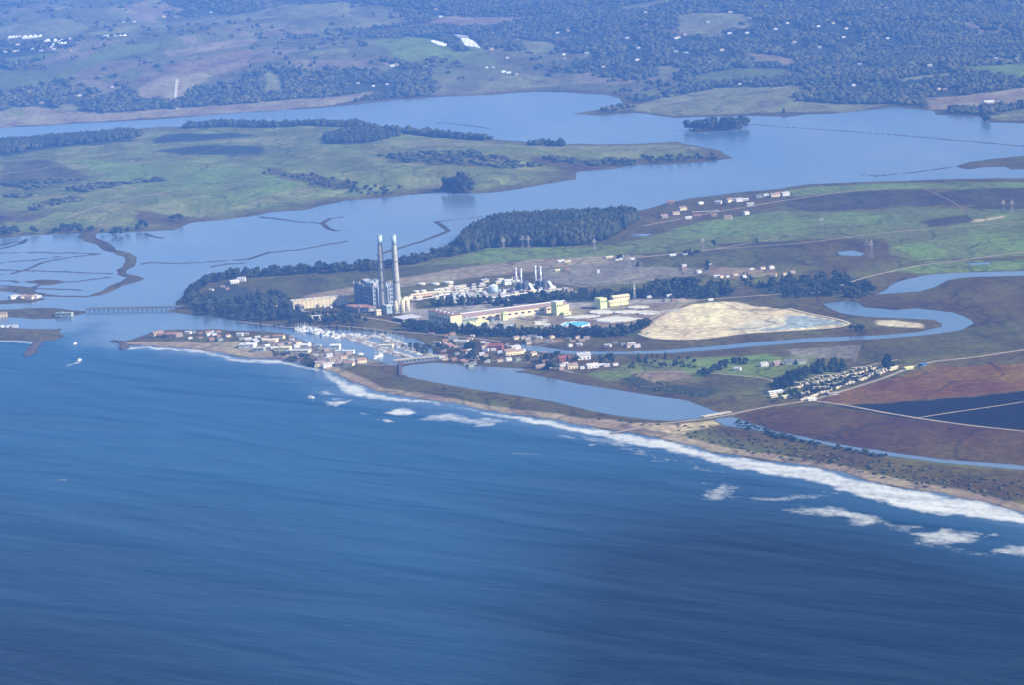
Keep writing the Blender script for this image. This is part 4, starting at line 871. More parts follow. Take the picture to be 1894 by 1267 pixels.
for (px, py, kd, rz, lb) in [(573,640,FB,R(100),'white fishing boat alone at the packing sheds quay'),(667,657,MBt,R(20),'white motorboat moored apart under the village bank'),(700,661,FB,R(30),'white fishing boat moored apart near the causeway bridge'),(694,664,SB,R(60),'white sailboat moored apart near the causeway bridge'),
    (139,637,MBt,R(60),'small motorboat running out through the harbour mouth'),(147,668,MBt,R(50),'white motorboat under way on the open sea outside the harbour mouth'),(575,737,MBt,R(0),'tiny boat just outside the first breakers')]:
    x, y = W([(px, py)])[0]; place(kd, (x, y, 0), rz, lb, 'boats apart from the docks', 1.2)

# ------------------------------------------------------------------ houses
HP = {}
def house_proto(key, wall, roof, L_, D, h, rh, axis='gx', cat='house', name='house'):
    t = thing(name, (0,0,0), 0, 'x', cat); MB().box(-L_/2, L_/2, -D/2, D/2, -1, h).build('wall', wall, t)
    r_ = MB().gable(-L_/2, L_/2, -D/2, D/2, h, rh, .5, 'x' if axis == 'gx' else 'y').build('roof', roof, t)
    if name == 'house': MB().box(L_*.2, L_*.2+1, .5, 1.5, h, h+rh+1.2).build('chimney', PINKG, r_)
    MB().box(-.6, .6, -D/2-.12, -D/2+.02, 0, 2.2).build('door', BROWNR, t)
    for q in (-L_*.32, L_*.3): MB().box(q-.8, q+.8, -D/2-.1, -D/2+.02, 1, 2.3).build('window', GLASS, t)
    HP[key] = t; return t
house_proto('white', WHITE, GREYR, 12, 9, 4.2, 2.4); house_proto('cream', CREAM, PINKG, 13, 9, 4.2, 2.6); house_proto('redroofed', CREAM, mat('clay roof', (.34,.22,.16), .9, .3, .3), 14, 10, 4.5, 3); house_proto('red', REDR, REDR, 15, 10, 5, 3)
house_proto('grey', GREENW, DGREY, 12, 9, 4, 2.6); house_proto('pink', PINKM, PINKG, 12, 9, 4, 2.4); house_proto('brown', WOODM, BROWNR, 13, 9, 4, 2.6); house_proto('white-roofed', WHITE, WHITE, 13, 8, 4, 1.4)
NICE = {'white': 'white grey-roofed house', 'cream': 'cream pink-roofed house', 'redroofed': 'cream orange-roofed house', 'red': 'dark red house', 'grey': 'sage slate-roofed house', 'pink': 'pink house', 'brown': 'brown plank house', 'white-roofed': 'all-white house'}
def houses(items, where, group, zone_rz=R(15), jit=.6, scale=(.62, .98)):
    items = sorted(items, key=lambda q: q[0]); px = [q[0] for q in items]; py = [q[1] for q in items]; xs, ys, zs = at(px, py); cnt = {}
    for i, it in enumerate(items):
        k = it[2]; cnt[k] = cnt.get(k, 0)+1
        s_ = it[3] if len(it) > 3 else rb.uniform(*scale)
        place(HP[k], (float(xs[i]), float(ys[i]), float(zs[i])-.2), zone_rz+rb.uniform(-jit, jit), f'{ORD[min(cnt[k]-1,76)]} {NICE[k]} from the left {where}', group, s_)
K = ['white', 'cream', 'redroofed', 'grey', 'grey', 'pink', 'brown', 'brown', 'white-roofed', 'white']
def scatter(poly, n, kinds, seed, mind=7):
    rnd = random.Random(seed); out = []; P = poly; x0 = min(p[0] for p in P); x1 = max(p[0] for p in P); y0 = min(p[1] for p in P); y1 = max(p[1] for p in P); tries = 0
    while len(out) < n and tries < 9000:
        tries += 1; x = rnd.uniform(x0, x1); y = rnd.uniform(y0, y1); ins = False
        for i in range(len(P)):
            (ax, ay), (bx, by) = P[i], P[(i+1) % len(P)]
            if (ay > y) != (by > y) and x < (bx-ax)*(y-ay)/(by-ay)+ax: ins = not ins
        if ins and all((x-o[0])**2+((y-o[1])*2.2)**2 > mind**2 for o in out): out.append((x, y, rnd.choice(kinds)))
    return out
houses([(1018,682,'white'),(1040,679,'white'),(1058,682,'cream',1.4),(1077,683,'white'),(1095,681,'white-roofed',1.5),(1113,678,'white-roofed'),(1122,679,'white'),(1138,677,'white'),(1043,669,'red',1.3),(1079,665,'white',1.9)], 'by the green meadow', 'houses at the edge of the village meadow', jit=.2)
houses([(943,657,'redroofed',1.5),(952,649,'white',1.5),(960,655,'cream',1.2),(966,651,'white'),(918,648,'red',1.6),(926,655,'white'),(935,656,'white'),(985,658,'redroofed'),(993,661,'pink'),(940,668,'white'),(957,668,'grey'),(925,670,'cream'),(912,640,'pink'),(901,638,'white'),(1005,655,'pink')], 'in mid village', 'houses in the middle of the village')
houses(scatter([(790,618),(900,622),(915,645),(905,680),(860,680),(815,664),(790,640)], 42, K, 3), 'in the old village', 'houses of the old village')
houses(scatter([(905,618),(1130,628),(1160,640),(1120,646),(1000,640),(920,632)], 22, ['white', 'pink', 'cream', 'grey'], 4, 8), 'on the river bank', 'houses along the river bank', scale=(.7, .95))
houses([(1165,643,'cream',.9),(1168,640,'white',1.1),(1178,643,'white',.9)], 'under the great tan pond', 'three houses under the great tan pond')
houses(scatter([(985,680),(1010,672),(1050,676),(1060,684),(1000,688)], 8, K, 6, 8), 'at the lagoon end', 'houses at the lagoon end of the village')
houses([(292,622,'redroofed',1.5),(300,623,'brown',1.2),(318,623,'brown',1.6),(330,622,'pink',1.2)]+scatter([(345,612),(415,614),(430,632),(380,632),(340,624)], 14, ['white', 'cream', 'grey', 'brown'], 8, 8), 'on the sandy spit', 'houses on the sandy spit')
houses(scatter([(430,616),(540,622),(560,640),(640,655),(690,668),(620,672),(540,655),(450,634)], 42, ['white', 'cream', 'white-roofed', 'grey', 'pink'], 9, 9), 'among the harbour sheds', 'small houses among the harbour sheds')
houses([(592,678,'cream',1.5),(604,680,'white',1.3),(598,673,'grey',1.6),(613,677,'white'),(618,670,'cream',1.2),(630,677,'pink',1.2),(646,677,'redroofed',1.2),(668,672,'redroofed',1.2)], 'at the shore bend', 'houses at the shore bend')
houses([(433,523,'white-roofed',1.4),(447,519,'white',1.4),(438,521,'white'),(412,531,'pink'),(420,535,'brown'),(391,537,'white'),(500,564,'redroofed'),(510,566,'cream'),(520,563,'white')], 'on the wooded point', 'houses on the wooded point')
houses([(24,552,'white',1.3),(32,551,'white-roofed',1.3),(44,551,'cream',1.2),(54,552,'redroofed',1.2),(64,551,'white',1.3),(72,549,'white-roofed')], 'in the drowned flats', 'houses in the drowned flats')
houses([(5,585,'redroofed',1.3),(4,604,'white'),(16,605,'white'),(28,605,'white')], 'on the low left-hand spit', 'houses on the low spit')
houses([(x, y, k) for x, y, k in [(1262,388,'cream'),(1295,377,'white-roofed'),(1329,376,'white'),(1348,373,'redroofed'),(1358,371,'cream'),(1366,372,'white'),(1379,370,'white-roofed'),(1403,365,'grey'),(1416,363,'white'),(1432,363,'cream'),(1438,362,'redroofed'),(1452,361,'white'),(1379,396,'white'),(1388,380,'white'),(1273,404,'white-roofed'),(1290,402,'brown'),(1320,400,'brown'),(1347,404,'redroofed'),(1250,396,'cream'),(1228,402,'pink'),(1240,377,'brown')]], 'at the slough farm', 'buildings around the slough farm', scale=(1.1, 1.6))
houses([(1413,678,'white',1.1),(1364,686,'white',1),(1460,675,'grey',1.4),(1480,674,'grey',1.3),(1437,676,'pink',1.2)], 'on the camp meadow', 'buildings on the meadow behind the camp')
houses([(1310,489,'white'),(1292,504,'white'),(1326,512,'white-roofed'),(1333,513,'cream'),(1345,512,'white'),(1360,509,'cream'),(1375,513,'white'),(1390,498,'white-roofed'),(1410,497,'cream'),(1426,496,'white'),(1430,510,'redroofed'),(1450,508,'cream'),(1465,505,'pink'),(1238,548,'white-roofed'),(1246,548,'white'),(1254,548,'white'),(1232,556,'grey'),(1246,556,'brown'),(1262,556,'cream'),(1314,555,'white-roofed'),(1200,550,'white'),(1265,492,'white')], 'near the far tree belts', 'buildings near the tree belts past the works')
for (px, py, a, b_, c_, m1, m2, lb) in [(442,645,28,24,7,WHITE,WHITE,'large white harbour shed nearest the spit tip'),(485,634,26,18,6,CREAM,TANM,'tan roofed packing shed behind the large white one'),(506,650,30,18,6,CREAM,CREAM,'cream packing shed, the one above the dark shore trees'),(537,655,34,20,6,CREAM,GREYR,'cream packing shed with a grey roof, at the shore bend'),
    (557,643,14,10,5,WHITE,WHITE,'small white net shed on the basin edge'),(582,644,11,9,5,WHITE,GREYR,'grey roofed net shed on the basin edge'),(611,648,17,12,9,WHITE,WHITE,'white cube shaped ice house on the basin point'),(620,655,34,9,5,WHITE,WHITE,'long white quay shed on the basin point'),(704,644,22,12,5,CREAM,CREAM,'cream marina office standing over the docks'),
    (800,641,14,10,8,GREYR,GREYR,'grey workshop where the last dock meets the village'),(843,636,22,12,6,CREAM,GREYR,'cream boat shed inland of the marina'),(505,626,20,12,6,YELL,ORANGE,'yellow and orange packing shed at the back of the harbour'),(468,652,20,14,7,GREENW,GREYR,'sage shed on the sandy flat behind the beach'),(102,585,34,14,7,GREENW,GREENW,'low dark green building on the flat by the highway bridge')]:
    block('harbor_shed', px, py, a, b_, c_, m1, m2, lb, 'shed', kind='gx' if px % 2 else 'flat', rh=2.2, rz=R(-12), wins=3, group='sheds of the harbour')

# trailer camp
def trailer():
    t = thing('trailer', (0,0,0), 0, 'x', 'trailer'); MB().box(-6, 6, -2, 2, .7, 3.6).build('body', CREAM, t); MB().gable(-6, 6, -2, 2, 3.6, .7, .2).build('roof', mat('sun-bleached roof', (.5,.46,.38), .8, .3, .3), t)
    MB().box(-.5, .5, -2.1, -1.98, .8, 2.9).build('door', BROWNR, t)
    for q in (-4, 3.4): MB().box(q-.9, q+.9, -2.08, -1.98, 1.9, 3.0).build('window', GLASS, t)
    w_ = MB(); w_.box(-3, -2.2, -1.8, 1.8, 0, .7); w_.box(2.2, 3, -1.8, 1.8, 0, .7); w_.build('wheel', TREAD, t); return t
def trailer2():
    t = thing('camper', (0,0,0), 0, 'x', 'camper'); MB().box(-5, 5, -1.9, 1.9, .7, 3.5).build('body', PINKM, t); MB().box(-5.2, 5.2, -2.1, 2.1, 3.5, 3.8).build('roof', CREAM, t)
    MB().box(-.5, .5, -2, -1.88, .8, 2.8).build('door', WHITE, t); MB().box(2, 4, -2, -1.88, 1.9, 2.9).build('window', GLASS, t); return t
TR, CA = trailer(), trailer2()
def camp(items, where, rz=R(55)):
    xs, ys, zs = at([q[0] for q in items], [q[1] for q in items]); c = [0, 0]
    for i, q in enumerate(items):
        k = q[2]; c[k] += 1
        place((TR, CA)[k], (float(xs[i]), float(ys[i]), float(zs[i])-.1), rz+rb.uniform(-.25, .25), f'{ORD[c[k]-1]} {("cream trailer", "pinkish camper")[k]} from the left in the {where}', 'trailers of the camp', rb.uniform(.62, 1.0))
camp([(1484+q*5.8+rb.uniform(-1, 1), 741-q*1.95+rb.uniform(-1, 1), int(rb.random() < .3)) for q in range(31)], 'front row of the camp')
camp([(1480+q*6.2+rb.uniform(-1.5, 1.5), 731-q*1.8+rb.uniform(-2, 2), int(rb.random() < .5)) for q in range(26)], 'second row of the camp', R(140))
camp([(1463+q*7+rb.uniform(-1.5, 1.5), 722-q*1.7+rb.uniform(-1, 1), int(rb.random() < .35)) for q in range(24)], 'long middle row of the camp')
camp([(1470+q*8+rb.uniform(-2, 2), 712-q*1.9+rb.uniform(-2, 2), int(rb.random() < .5)) for q in range(18)], 'back row of the camp', R(140))
for (px, py, a, m1, lb) in [(1424,730,24,WHITE,'long white shed at the meadow corner of the camp'),(1427,737,14,CREAM,'cream barn at the meadow corner of the camp'),(1450,738,14,CREAM,'cream barn second from the meadow corner of the camp'),(1496,743,14,WHITE,'white shed at the roadside corner of the camp'),(1534,733,18,PINKM,'pinkish shed behind the front row of the camp'),(1676,685,14,YELL,'yellow shed at the far end of the camp'),(1650,685,10,CREAM,'cream shed second from the far end of the camp'),(1705,678,10,BLUEB,'small blue shed by the road past the camp')]:
    block('camp_shed', px, py, a, 9, 4, m1, m1, lb, 'shed', kind='gx', rh=1.5, rz=R(25), wins=3, doors=1, group='sheds of the camp')

# far farmsteads and greenhouses
FARH = [(12,8),(32,93),(10,95),(27,94),(60,90),(76,93),(100,90),(95,86),(33,82),(130,93),(146,66),(162,42),(287,26),(303,30),(325,31),(248,39),(228,41),(263,57),(340,15),(352,13),(378,20),(390,22),(302,5),(545,5),(208,160),(147,176),(141,177),(77,190),(815,30),(806,17),(191,70),(909,90),(938,106),(1042,100),(1043,107),(1085,98),(1084,98),(1116,123),(1031,60),(1050,56),(1160,70),(1250,70),(1181,88),(1178,110),(1043,107),(713,118),(725,121),(733,119),(900,124),(912,124),(930,132),(940,134),(955,137),(690,158),(662,153),(716,155),(1266,64),(1255,68),(1269,97),(1310,40),(1387,34),(1349,61),(1381,60),(1351,22),(1434,53),(1456,42),(1513,48),(1541,42),(1565,52),(1560,68),(1641,70),(1469,77),(1516,87),(1590,118),(1578,157),(1720,121),(1748,165),(1736,164),(1842,107),(1880,108),(1500,15),(1640,15),(1335,92),(1368,155),(1194,22),(1250,95),(1195,45)]
FARH = sorted(set(FARH)); xs, ys, zs = at([p[0] for p in FARH], [p[1]+1 for p in FARH]); cnt = {}; FX, FY = xs, ys
for i, p in enumerate(FARH):
    k = ['white-roofed', 'white', 'cream', 'pink'][i % 4 if i % 3 else 0]; cnt[k] = cnt.get(k, 0)+1
    place(HP[k], (float(xs[i]), float(ys[i]), float(zs[i])), rb.uniform(-.3, .6), f'{ORD[cnt[k]-1]} {NICE[k]} from the left on the far hills', 'farmhouses on the far hills', rb.uniform(.85, 1.35))
def greenhouse(px, py, Lx, D, h, label, rz=0, bays=5, m_=WHITEPL):
    x, y, z = AT(px, py); t = thing('greenhouse', (x, y, z-3), rz, label, 'greenhouse', 'white greenhouses on the far hills')
    MB().box(0, Lx, 0, D, 0, h+2).build('wall', m_, t)
    for k in range(bays):
        a, c = Lx*k/bays, Lx*(k+1)/bays; MB().tube([(a+(c-a)*.5, 0, h+2), (a+(c-a)*.5, D, h+2)], (c-a)*.49, 12).build('roof_bay', m_, t)
def plastic(poly, label, m_=WHITEPL, lift=2.5):
    Q = WT(poly); x0, y0 = Q.min(0); x1, y1 = Q.max(0); st = max(5, (x1-x0)/26); nx = int((x1-x0)/st)+2; ny = int((y1-y0)/(st*1.5))+2
    gx, gy = np.meshgrid(x0+np.arange(nx)*st, y0+np.arange(ny)*st*1.5); ins = sdist(Q, gx, gy) > 0; gz = hfun(gx, gy)[0]+lift+1.2*np.abs(np.sin(gx/6))
    idx = np.arange(nx*ny).reshape(ny, nx); f_ = [(idx[a, b_], idx[a, b_+1], idx[a+1, b_+1], idx[a+1, b_]) for a in range(ny-1) for b_ in range(nx-1) if ins[a:a+2, b_:b_+2].all()]
    o = MB().add(np.dstack([gx, gy, gz]).reshape(-1, 3).tolist(), f_).build('plastic_tunnels', m_); so = o.modifiers.new('thickness', 'SOLIDIFY'); so.thickness = 2.4; so.offset = -1
    tag(o, label, 'greenhouse', 'plastic covered plots on the far hills')
plastic([(847,70),(868,71),(890,90),(858,84)], 'bright white plastic covered plot, the widest one above the upper slough')
plastic([(795,74),(806,75),(831,83),(820,85),(797,78)], 'thin slanting white plastic plot beside the widest one')
plastic([(838,63),(866,66),(868,70),(846,69)], 'dull white plastic strip behind the widest white plot', GREYR)
for k, (px, py, Lx) in enumerate([(14,71,60),(40,72,90),(80,81,120),(96,84,60),(185,70,50),(203,70,70)]): greenhouse(px, py, Lx, 70, 4, ORD[k]+' white greenhouse from the left on the far left hillside', R(4), 4)
x, y, z = AT(1824, 191); block('barn', 1822, 191, 30, 20, 6, WHITE, WHITE, 'white barn on the brown point beyond the upper slough', 'barn', kind='gx', rh=4, rz=R(10), wins=3, doors=1)

# ------------------------------------------------------------------ trees
def leafmat(name, c):
    m, t, b = newmat(name); N = t.nodes; L = t.links
    g = N.new('ShaderNodeNewGeometry'); n = N.new('ShaderNodeTexNoise'); n.inputs['Scale'].default_value = .35; n.inputs['Detail'].default_value = 4; L.new(g.outputs['Position'], n.inputs['Vector'])
    n2 = N.new('ShaderNodeTexNoise'); n2.inputs['Scale'].default_value = .03; L.new(g.outputs['Position'], n2.inputs['Vector'])
    a = N.new('ShaderNodeMapRange'); a.inputs[1].default_value = .3; a.inputs[2].default_value = .7; a.inputs[3].default_value = .5; a.inputs[4].default_value = 1.6; L.new(n.outputs[0], a.inputs[0])
    a2 = N.new('ShaderNodeMapRange'); a2.inputs[1].default_value = .35; a2.inputs[2].default_value = .65; a2.inputs[3].default_value = .7; a2.inputs[4].default_value = 1.4; L.new(n2.outputs[0], a2.inputs[0])
    mu = N.new('ShaderNodeMath'); mu.operation = 'MULTIPLY'; L.new(a.outputs[0], mu.inputs[0]); L.new(a2.outputs[0], mu.inputs[1])
    n3_ = N.new('ShaderNodeTexNoise'); n3_.inputs['Scale'].default_value = .009; n3_.inputs['Detail'].default_value = 6; L.new(g.outputs['Position'], n3_.inputs['Vector'])
    mx_ = N.new('ShaderNodeMix'); mx_.data_type = 'RGBA'; mx_.inputs['A'].default_value = (c[0]*.75, c[1]*.8, c[2], 1); mx_.inputs['B'].default_value = (c[0]*1.9, c[1]*1.45, c[2]*1.1, 1)
    a3 = N.new('ShaderNodeMapRange'); a3.inputs[1].default_value = .38; a3.inputs[2].default_value = .64; L.new(n3_.outputs[0], a3.inputs[0]); L.new(a3.outputs[0], mx_.inputs['Factor'])
    v = N.new('ShaderNodeVectorMath'); v.operation = 'SCALE'; L.new(mx_.outputs['Result'], v.inputs[0]); L.new(mu.outputs[0], v.inputs['Scale']); L.new(v.outputs[0], b.inputs['Base Color'])
    b.inputs['Roughness'].default_value = .9; b.inputs['Specular IOR Level'].default_value = .1; return m
EUC = leafmat('eucalyptus leaves', (.026,.036,.020)); CYP = leafmat('cypress leaves', (.016,.028,.014)); BUSHM = leafmat('bush leaves', (.04,.05,.022)); BARK = mat('bark', (.10,.075,.055), .95, 1, .4)
FARW = leafmat('woodland leaves', (.044,.054,.026))
ICO_V = []; ICO_F = []
def _ico(sub):
    import bmesh
    bm = bmesh.new(); bmesh.ops.create_icosphere(bm, subdivisions=sub, radius=1); v = np.array([q.co[:] for q in bm.verts]); f = np.array([[w_.index for w_ in q.verts] for q in bm.faces]); bm.free(); return v, f
IC1, IC2 = _ico(1), _ico(2)
def crown_mesh(name, kind, seed, m_):
    r_ = np.random.default_rng(seed); V = []; Fc = []; o = 0
    def lump(c, rad, sz, base=IC2, rough=.3):
        nonlocal o
        v = base[0]*(1+r_.uniform(-rough, rough, (len(base[0]), 1)))*rad; v[:, 2] *= sz; V.append(v+c); Fc.append(base[1]+o); o += len(v)
    if kind == 'euc':     # tall, several billowing heads
        for k in range(11):
            h = r_.uniform(.32, .92); rr = .34*(1-((h-.6)/.55)**2)**.5*r_.uniform(.3, 1); a = r_.uniform(0, 6.28)
            lump(np.array([rr*math.cos(a), rr*math.sin(a), h]), r_.uniform(.13, .21), .85)
    elif kind == 'cyp':   # cone with a ragged outline
        for k in range(12):
            h = .15+.8*k/11; rr = .22*(1-h*.75)*r_.uniform(0, .9); a = r_.uniform(0, 6.28)
            lump(np.array([rr*math.cos(a), rr*math.sin(a), h]), .24*(1.08-h*.8)*r_.uniform(.8, 1.15), .9)
    elif kind == 'pine':  # broad flat topped
        for k in range(12):
            h = r_.uniform(.4, .85); rr = r_.uniform(.05, .42); a = r_.uniform(0, 6.28); lump(np.array([rr*math.cos(a), rr*math.sin(a), h]), r_.uniform(.13, .22), .62)
    else:
        for k in range(8):
            a = r_.uniform(0, 6.28); rr = r_.uniform(0, .5); lump(np.array([rr*math.cos(a), rr*math.sin(a), r_.uniform(.3, .6)]), r_.uniform(.22, .36), .8)
    # loose leaf sprays breaking the outline
    V = np.concatenate(V); Fc = [tuple(q) for q in np.concatenate(Fc)]; pts = V[r_.integers(0, len(V), 130)]; ex = []
    for p in pts:
        d = r_.normal(0, .045, (3, 3)); ex.append(p*np.array([1.06, 1.06, 1.0])+d)
    ex = np.concatenate(ex); n0 = len(V); V = np.concatenate([V, ex]); Fc += [(n0+3*i, n0+3*i+1, n0+3*i+2) for i in range(len(pts))]
    me = bpy.data.meshes.new(name); me.from_pydata(V.tolist(), [], Fc); me.materials.append(m_); me.update(); return me
def tree_proto(name, kind, seed, m_, cat):
    t = thing(name, (0,0,0), 0, 'x', cat); c = bpy.data.objects.new('crown', crown_mesh(name+' crown', kind, seed, m_)); COL.objects.link(c); c.parent = t
    if kind != 'bush':
        tr = MB().tube([(0,0,-.12),(.01,0,.25),(.02,.01,.5),(0,.02,.75)], [.035,.028,.02,.01], 7)
        for a in (0.3, 2.2, 4.3): tr.tube([(.01,0,.3),(.16*math.cos(a),.16*math.sin(a),.58)], [.016,.006], 5)
        tr.build('trunk', BARK, t)
    return t
PT = {'euc': [tree_proto('eucalyptus_tree', 'euc', s_, EUC, 'tree') for s_ in (1, 2, 3)], 'cyp': [tree_proto('cypress_tree', 'cyp', s_, CYP, 'tree') for s_ in (4, 5)], 'pine': [tree_proto('pine_tree', 'pine', s_, CYP, 'tree') for s_ in (6, 7)], 'bush': [tree_proto('bush', 'bush', s_, BUSHM, 'bush') for s_ in (8, 9)]}
rt = random.Random(21)
def plant(pts, kinds, hr, label, group):
    if not pts: return
    xs, ys, zs = at([p[0] for p in pts], [p[1] for p in pts])
    for i in range(len(pts)):
        k = rt.choice(kinds); h = rt.uniform(*hr); s_ = h*(1 if k != 'bush' else .8)
        w_ = s_*rt.uniform(.85, 1.25)*(1.25 if k == 'euc' else 1)
        place(rt.choice(PT[k]), (float(xs[i]), float(ys[i]), max(float(zs[i]), .3)-.3), rt.uniform(0, 6.28), {'euc': 'eucalyptus', 'cyp': 'dark cypress', 'pine': 'broad dark pine', 'bush': 'low dark bush'}[k]+' '+label, group, (w_, w_, s_))
def line(P, n, jx=3, jy=1.5):
    seg = [math.hypot(P[i+1][0]-P[i][0], (P[i+1][1]-P[i][1])*3) for i in range(len(P)-1)]; T = sum(seg); out = []
    for k in range(n):
        d = T*(k+.5)/n; i = 0
        while i < len(seg)-1 and d > seg[i]: d -= seg[i]; i += 1
        u = d/seg[i]; out.append((P[i][0]+(P[i+1][0]-P[i][0])*u+rt.uniform(-jx, jx), P[i][1]+(P[i+1][1]-P[i][1])*u+rt.uniform(-jy, jy)))
    return out
def sp(poly, n, seed, mind=5): return [(q[0], q[1]) for q in scatter(poly, n, ['x'], seed, mind)]
plant(line([(352,560),(362,540),(385,524),(420,514),(500,508),(560,505),(620,502),(700,496),(760,488),(800,478),(850,468)], 96, 2, 2.5), ['euc'], (14, 23), 'in the shore belt behind the power station', 'eucalyptus belt along the slough shore')
plant(sp([(350,556),(375,548),(400,560),(450,560),(475,548),(520,548),(540,575),(545,598),(500,594),(430,590),(370,580),(348,570)], 92, 31, 7), ['euc', 'euc', 'cyp'], (12, 20), 'in the dark grove on the wooded point', 'grove on the wooded point')
plant(sp([(545,580),(600,582),(660,586),(700,592),(660,600),(600,598),(548,596)], 34, 32, 6), ['cyp', 'pine', 'euc'], (9, 15), 'on the bank below the cream hall', 'trees on the bank below the cream hall')
plant(line([(746,605),(800,610),(860,614),(905,617),(985,618),(1050,618),(1110,620),(1160,615),(1195,602)], 190, 4, 5), ['cyp', 'pine', 'cyp', 'euc'], (10, 17), 'in the long dark belt between the works and the village', 'tree belt between the works and the village')
plant(line([(800,563),(850,561),(900,564),(940,562),(990,556),(1050,551),(1130,548),(1200,546),(1290,547),(1350,546)], 105, 4, 5), ['cyp', 'cyp', 'pine', 'euc'], (13, 19), 'in the belt behind the square towers', 'tree belt behind the works')
plant(line([(1190,540),(1225,534),(1270,530),(1290,534)], 24, 4, 3), ['cyp', 'euc'], (16, 24), 'in the tall clump where the belt thickens', 'tall clump at the end of the belt')
plant(line([(1300,548),(1320,535),(1350,540)], 16, 6, 5), ['cyp', 'pine'], (14, 22), 'in the rounded clump above the great tan pond', 'clump above the tan pond')
plant(sp([(1365,513),(1390,508),(1400,525),(1440,535),(1390,530),(1370,520)], 16, 33, 6), ['cyp', 'pine'], (8, 13), 'straggling along the edge of the far grove', 'stragglers of the far grove')
plant(sp([(1395,530),(1430,525),(1500,515),(1560,508),(1600,525),(1618,540),(1600,552),(1540,548),(1500,552),(1455,552),(1405,535)], 84, 34, 6), ['cyp', 'pine', 'euc'], (11, 18), 'in the far grove by the river bend', 'grove by the river bend')
plant(line([(1575,612),(1590,608),(1600,612)], 7, 4, 2), ['pine'], (9, 12), 'in the lone clump by the sand spit of the river bend', 'lone clump at the river bend')
plant(sp([(1180,662),(1230,660),(1285,670),(1290,684),(1230,682),(1180,680),(1160,688)], 34, 35, 5), ['cyp', 'bush', 'pine'], (6, 10), 'above the bare sandy hollow', 'trees above the sandy hollow')
plant(line([(1295,700),(1320,688),(1345,676),(1380,672)], 34, 5, 4), ['pine', 'cyp'], (7, 12), 'in the slanting hedge on the meadow', 'slanting hedge on the meadow')
plant(sp([(1425,725),(1445,702),(1480,690),(1510,680),(1500,692),(1470,715),(1440,728)], 40, 36, 5), ['cyp', 'pine'], (10, 16), 'in the dark block behind the camp', 'trees behind the camp')
plant([(1519,688),(1516,692),(1523,686),(1540,688),(1546,684),(1556,684),(1560,688),(1640,682),(1646,680),(1514,690)], ['cyp'], (17, 25), 'standing tall over the camp', 'tall trees over the camp')
plant(sp([(1430,745),(1500,735),(1560,718),(1620,700),(1640,685),(1560,700),(1480,718),(1440,733)], 80, 37, 4), ['pine', 'bush', 'cyp'], (5, 9), 'between the rows of the camp', 'trees between the camp rows')
plant([(868,642),(871,645),(866,648),(877,646),(803,654),(820,652),(812,648),(792,650),(870,662),(866,663),(874,664),(880,668),(900,650),(930,640),(1010,668),(1022,664),(1030,662),(1060,672),(1068,668),(1115,674),(1128,668),(1132,672),(1000,676),(990,680),(1012,684),(1024,684),(1050,674),(895,672),(906,668),(976,670),(1110,665)], ['cyp', 'pine', 'euc'], (9, 17), 'among the village houses', 'trees among the village houses')
plant(sp([(545,662),(590,668),(585,682),(560,676),(530,668)], 26, 38, 4), ['pine', 'bush'], (7, 11), 'in the dark thicket right above the beach', 'thicket above the beach')
plant(sp([(505,654),(530,655),(532,662),(510,662)], 9, 39, 4), ['pine', 'bush'], (6, 9), 'in the small thicket beside the packing sheds', 'small thicket beside the packing sheds')
plant(sp([(430,606),(545,608),(690,615),(760,622),(700,612),(560,600)], 26, 40, 8), ['bush', 'cyp'], (5, 9), 'along the harbour road', 'trees along the harbour road')
plant(sp([(740,640),(790,640),(790,656),(760,650)], 16, 41, 5), ['cyp', 'bush'], (6, 11), 'in the clump between the last dock and the village', 'clump by the last dock')
plant([(1150,477),(1147,480),(1270,470),(1276,469),(1282,472),(1290,471),(1308,490),(1309,494),(1308,498),(1320,455),(1400,448),(1180,492)], ['cyp', 'pine'], (9, 16), 'dotted over the green fields beyond the plant', 'trees dotted over the fields')
# the middle peninsula and islet
plant([(20,432),(26,430),(33,431),(60,430),(68,431),(112,428),(118,426),(125,424),(132,428),(140,425),(102,430),(190,432),(208,436),(214,430),(222,434),(235,430),(255,425),(262,420),(270,424),(322,408),(328,404),(334,410),(10,433),(150,430),(168,428)], ['euc', 'pine'], (12, 22), 'along the near shore of the green peninsula', 'shore trees of the green peninsula')
plant([(836,356),(842,352),(848,354),(855,355),(862,353),(845,357),(852,350),(839,350),(830,356),(866,356)], ['euc'], (30, 48), 'in the big clump at the water edge of the green peninsula', 'big clump at the water edge')
plant([(1275,240),(1283,240),(1292,239),(1300,240),(1310,240),(1320,240),(1330,239),(1340,240),(1350,238),(1360,239),(1370,236),(1378,236),(1326,236),(1316,236),(1346,235),(1354,235),(1336,236),(1366,234)], ['euc'], (24, 42), 'on the drowned islet in the wide slough', 'trees of the drowned islet')
plant(sp([(560,340),(600,335),(740,350),(720,362),(650,358),(600,350)], 30, 42, 9)+sp([(480,318),(620,330),(600,340),(500,325)], 14, 43, 9)+sp([(1180,294),(1320,288),(1330,294),(1200,301)], 24, 44, 7), ['pine', 'bush', 'euc'], (9, 16), 'scattered on the low shore of the green peninsula', 'scattered trees of the green peninsula')
plant([(1820,222),(1823,226),(1827,224)], ['euc'], (20, 28), 'at the brown point on the far right shore', 'trees at the brown point')

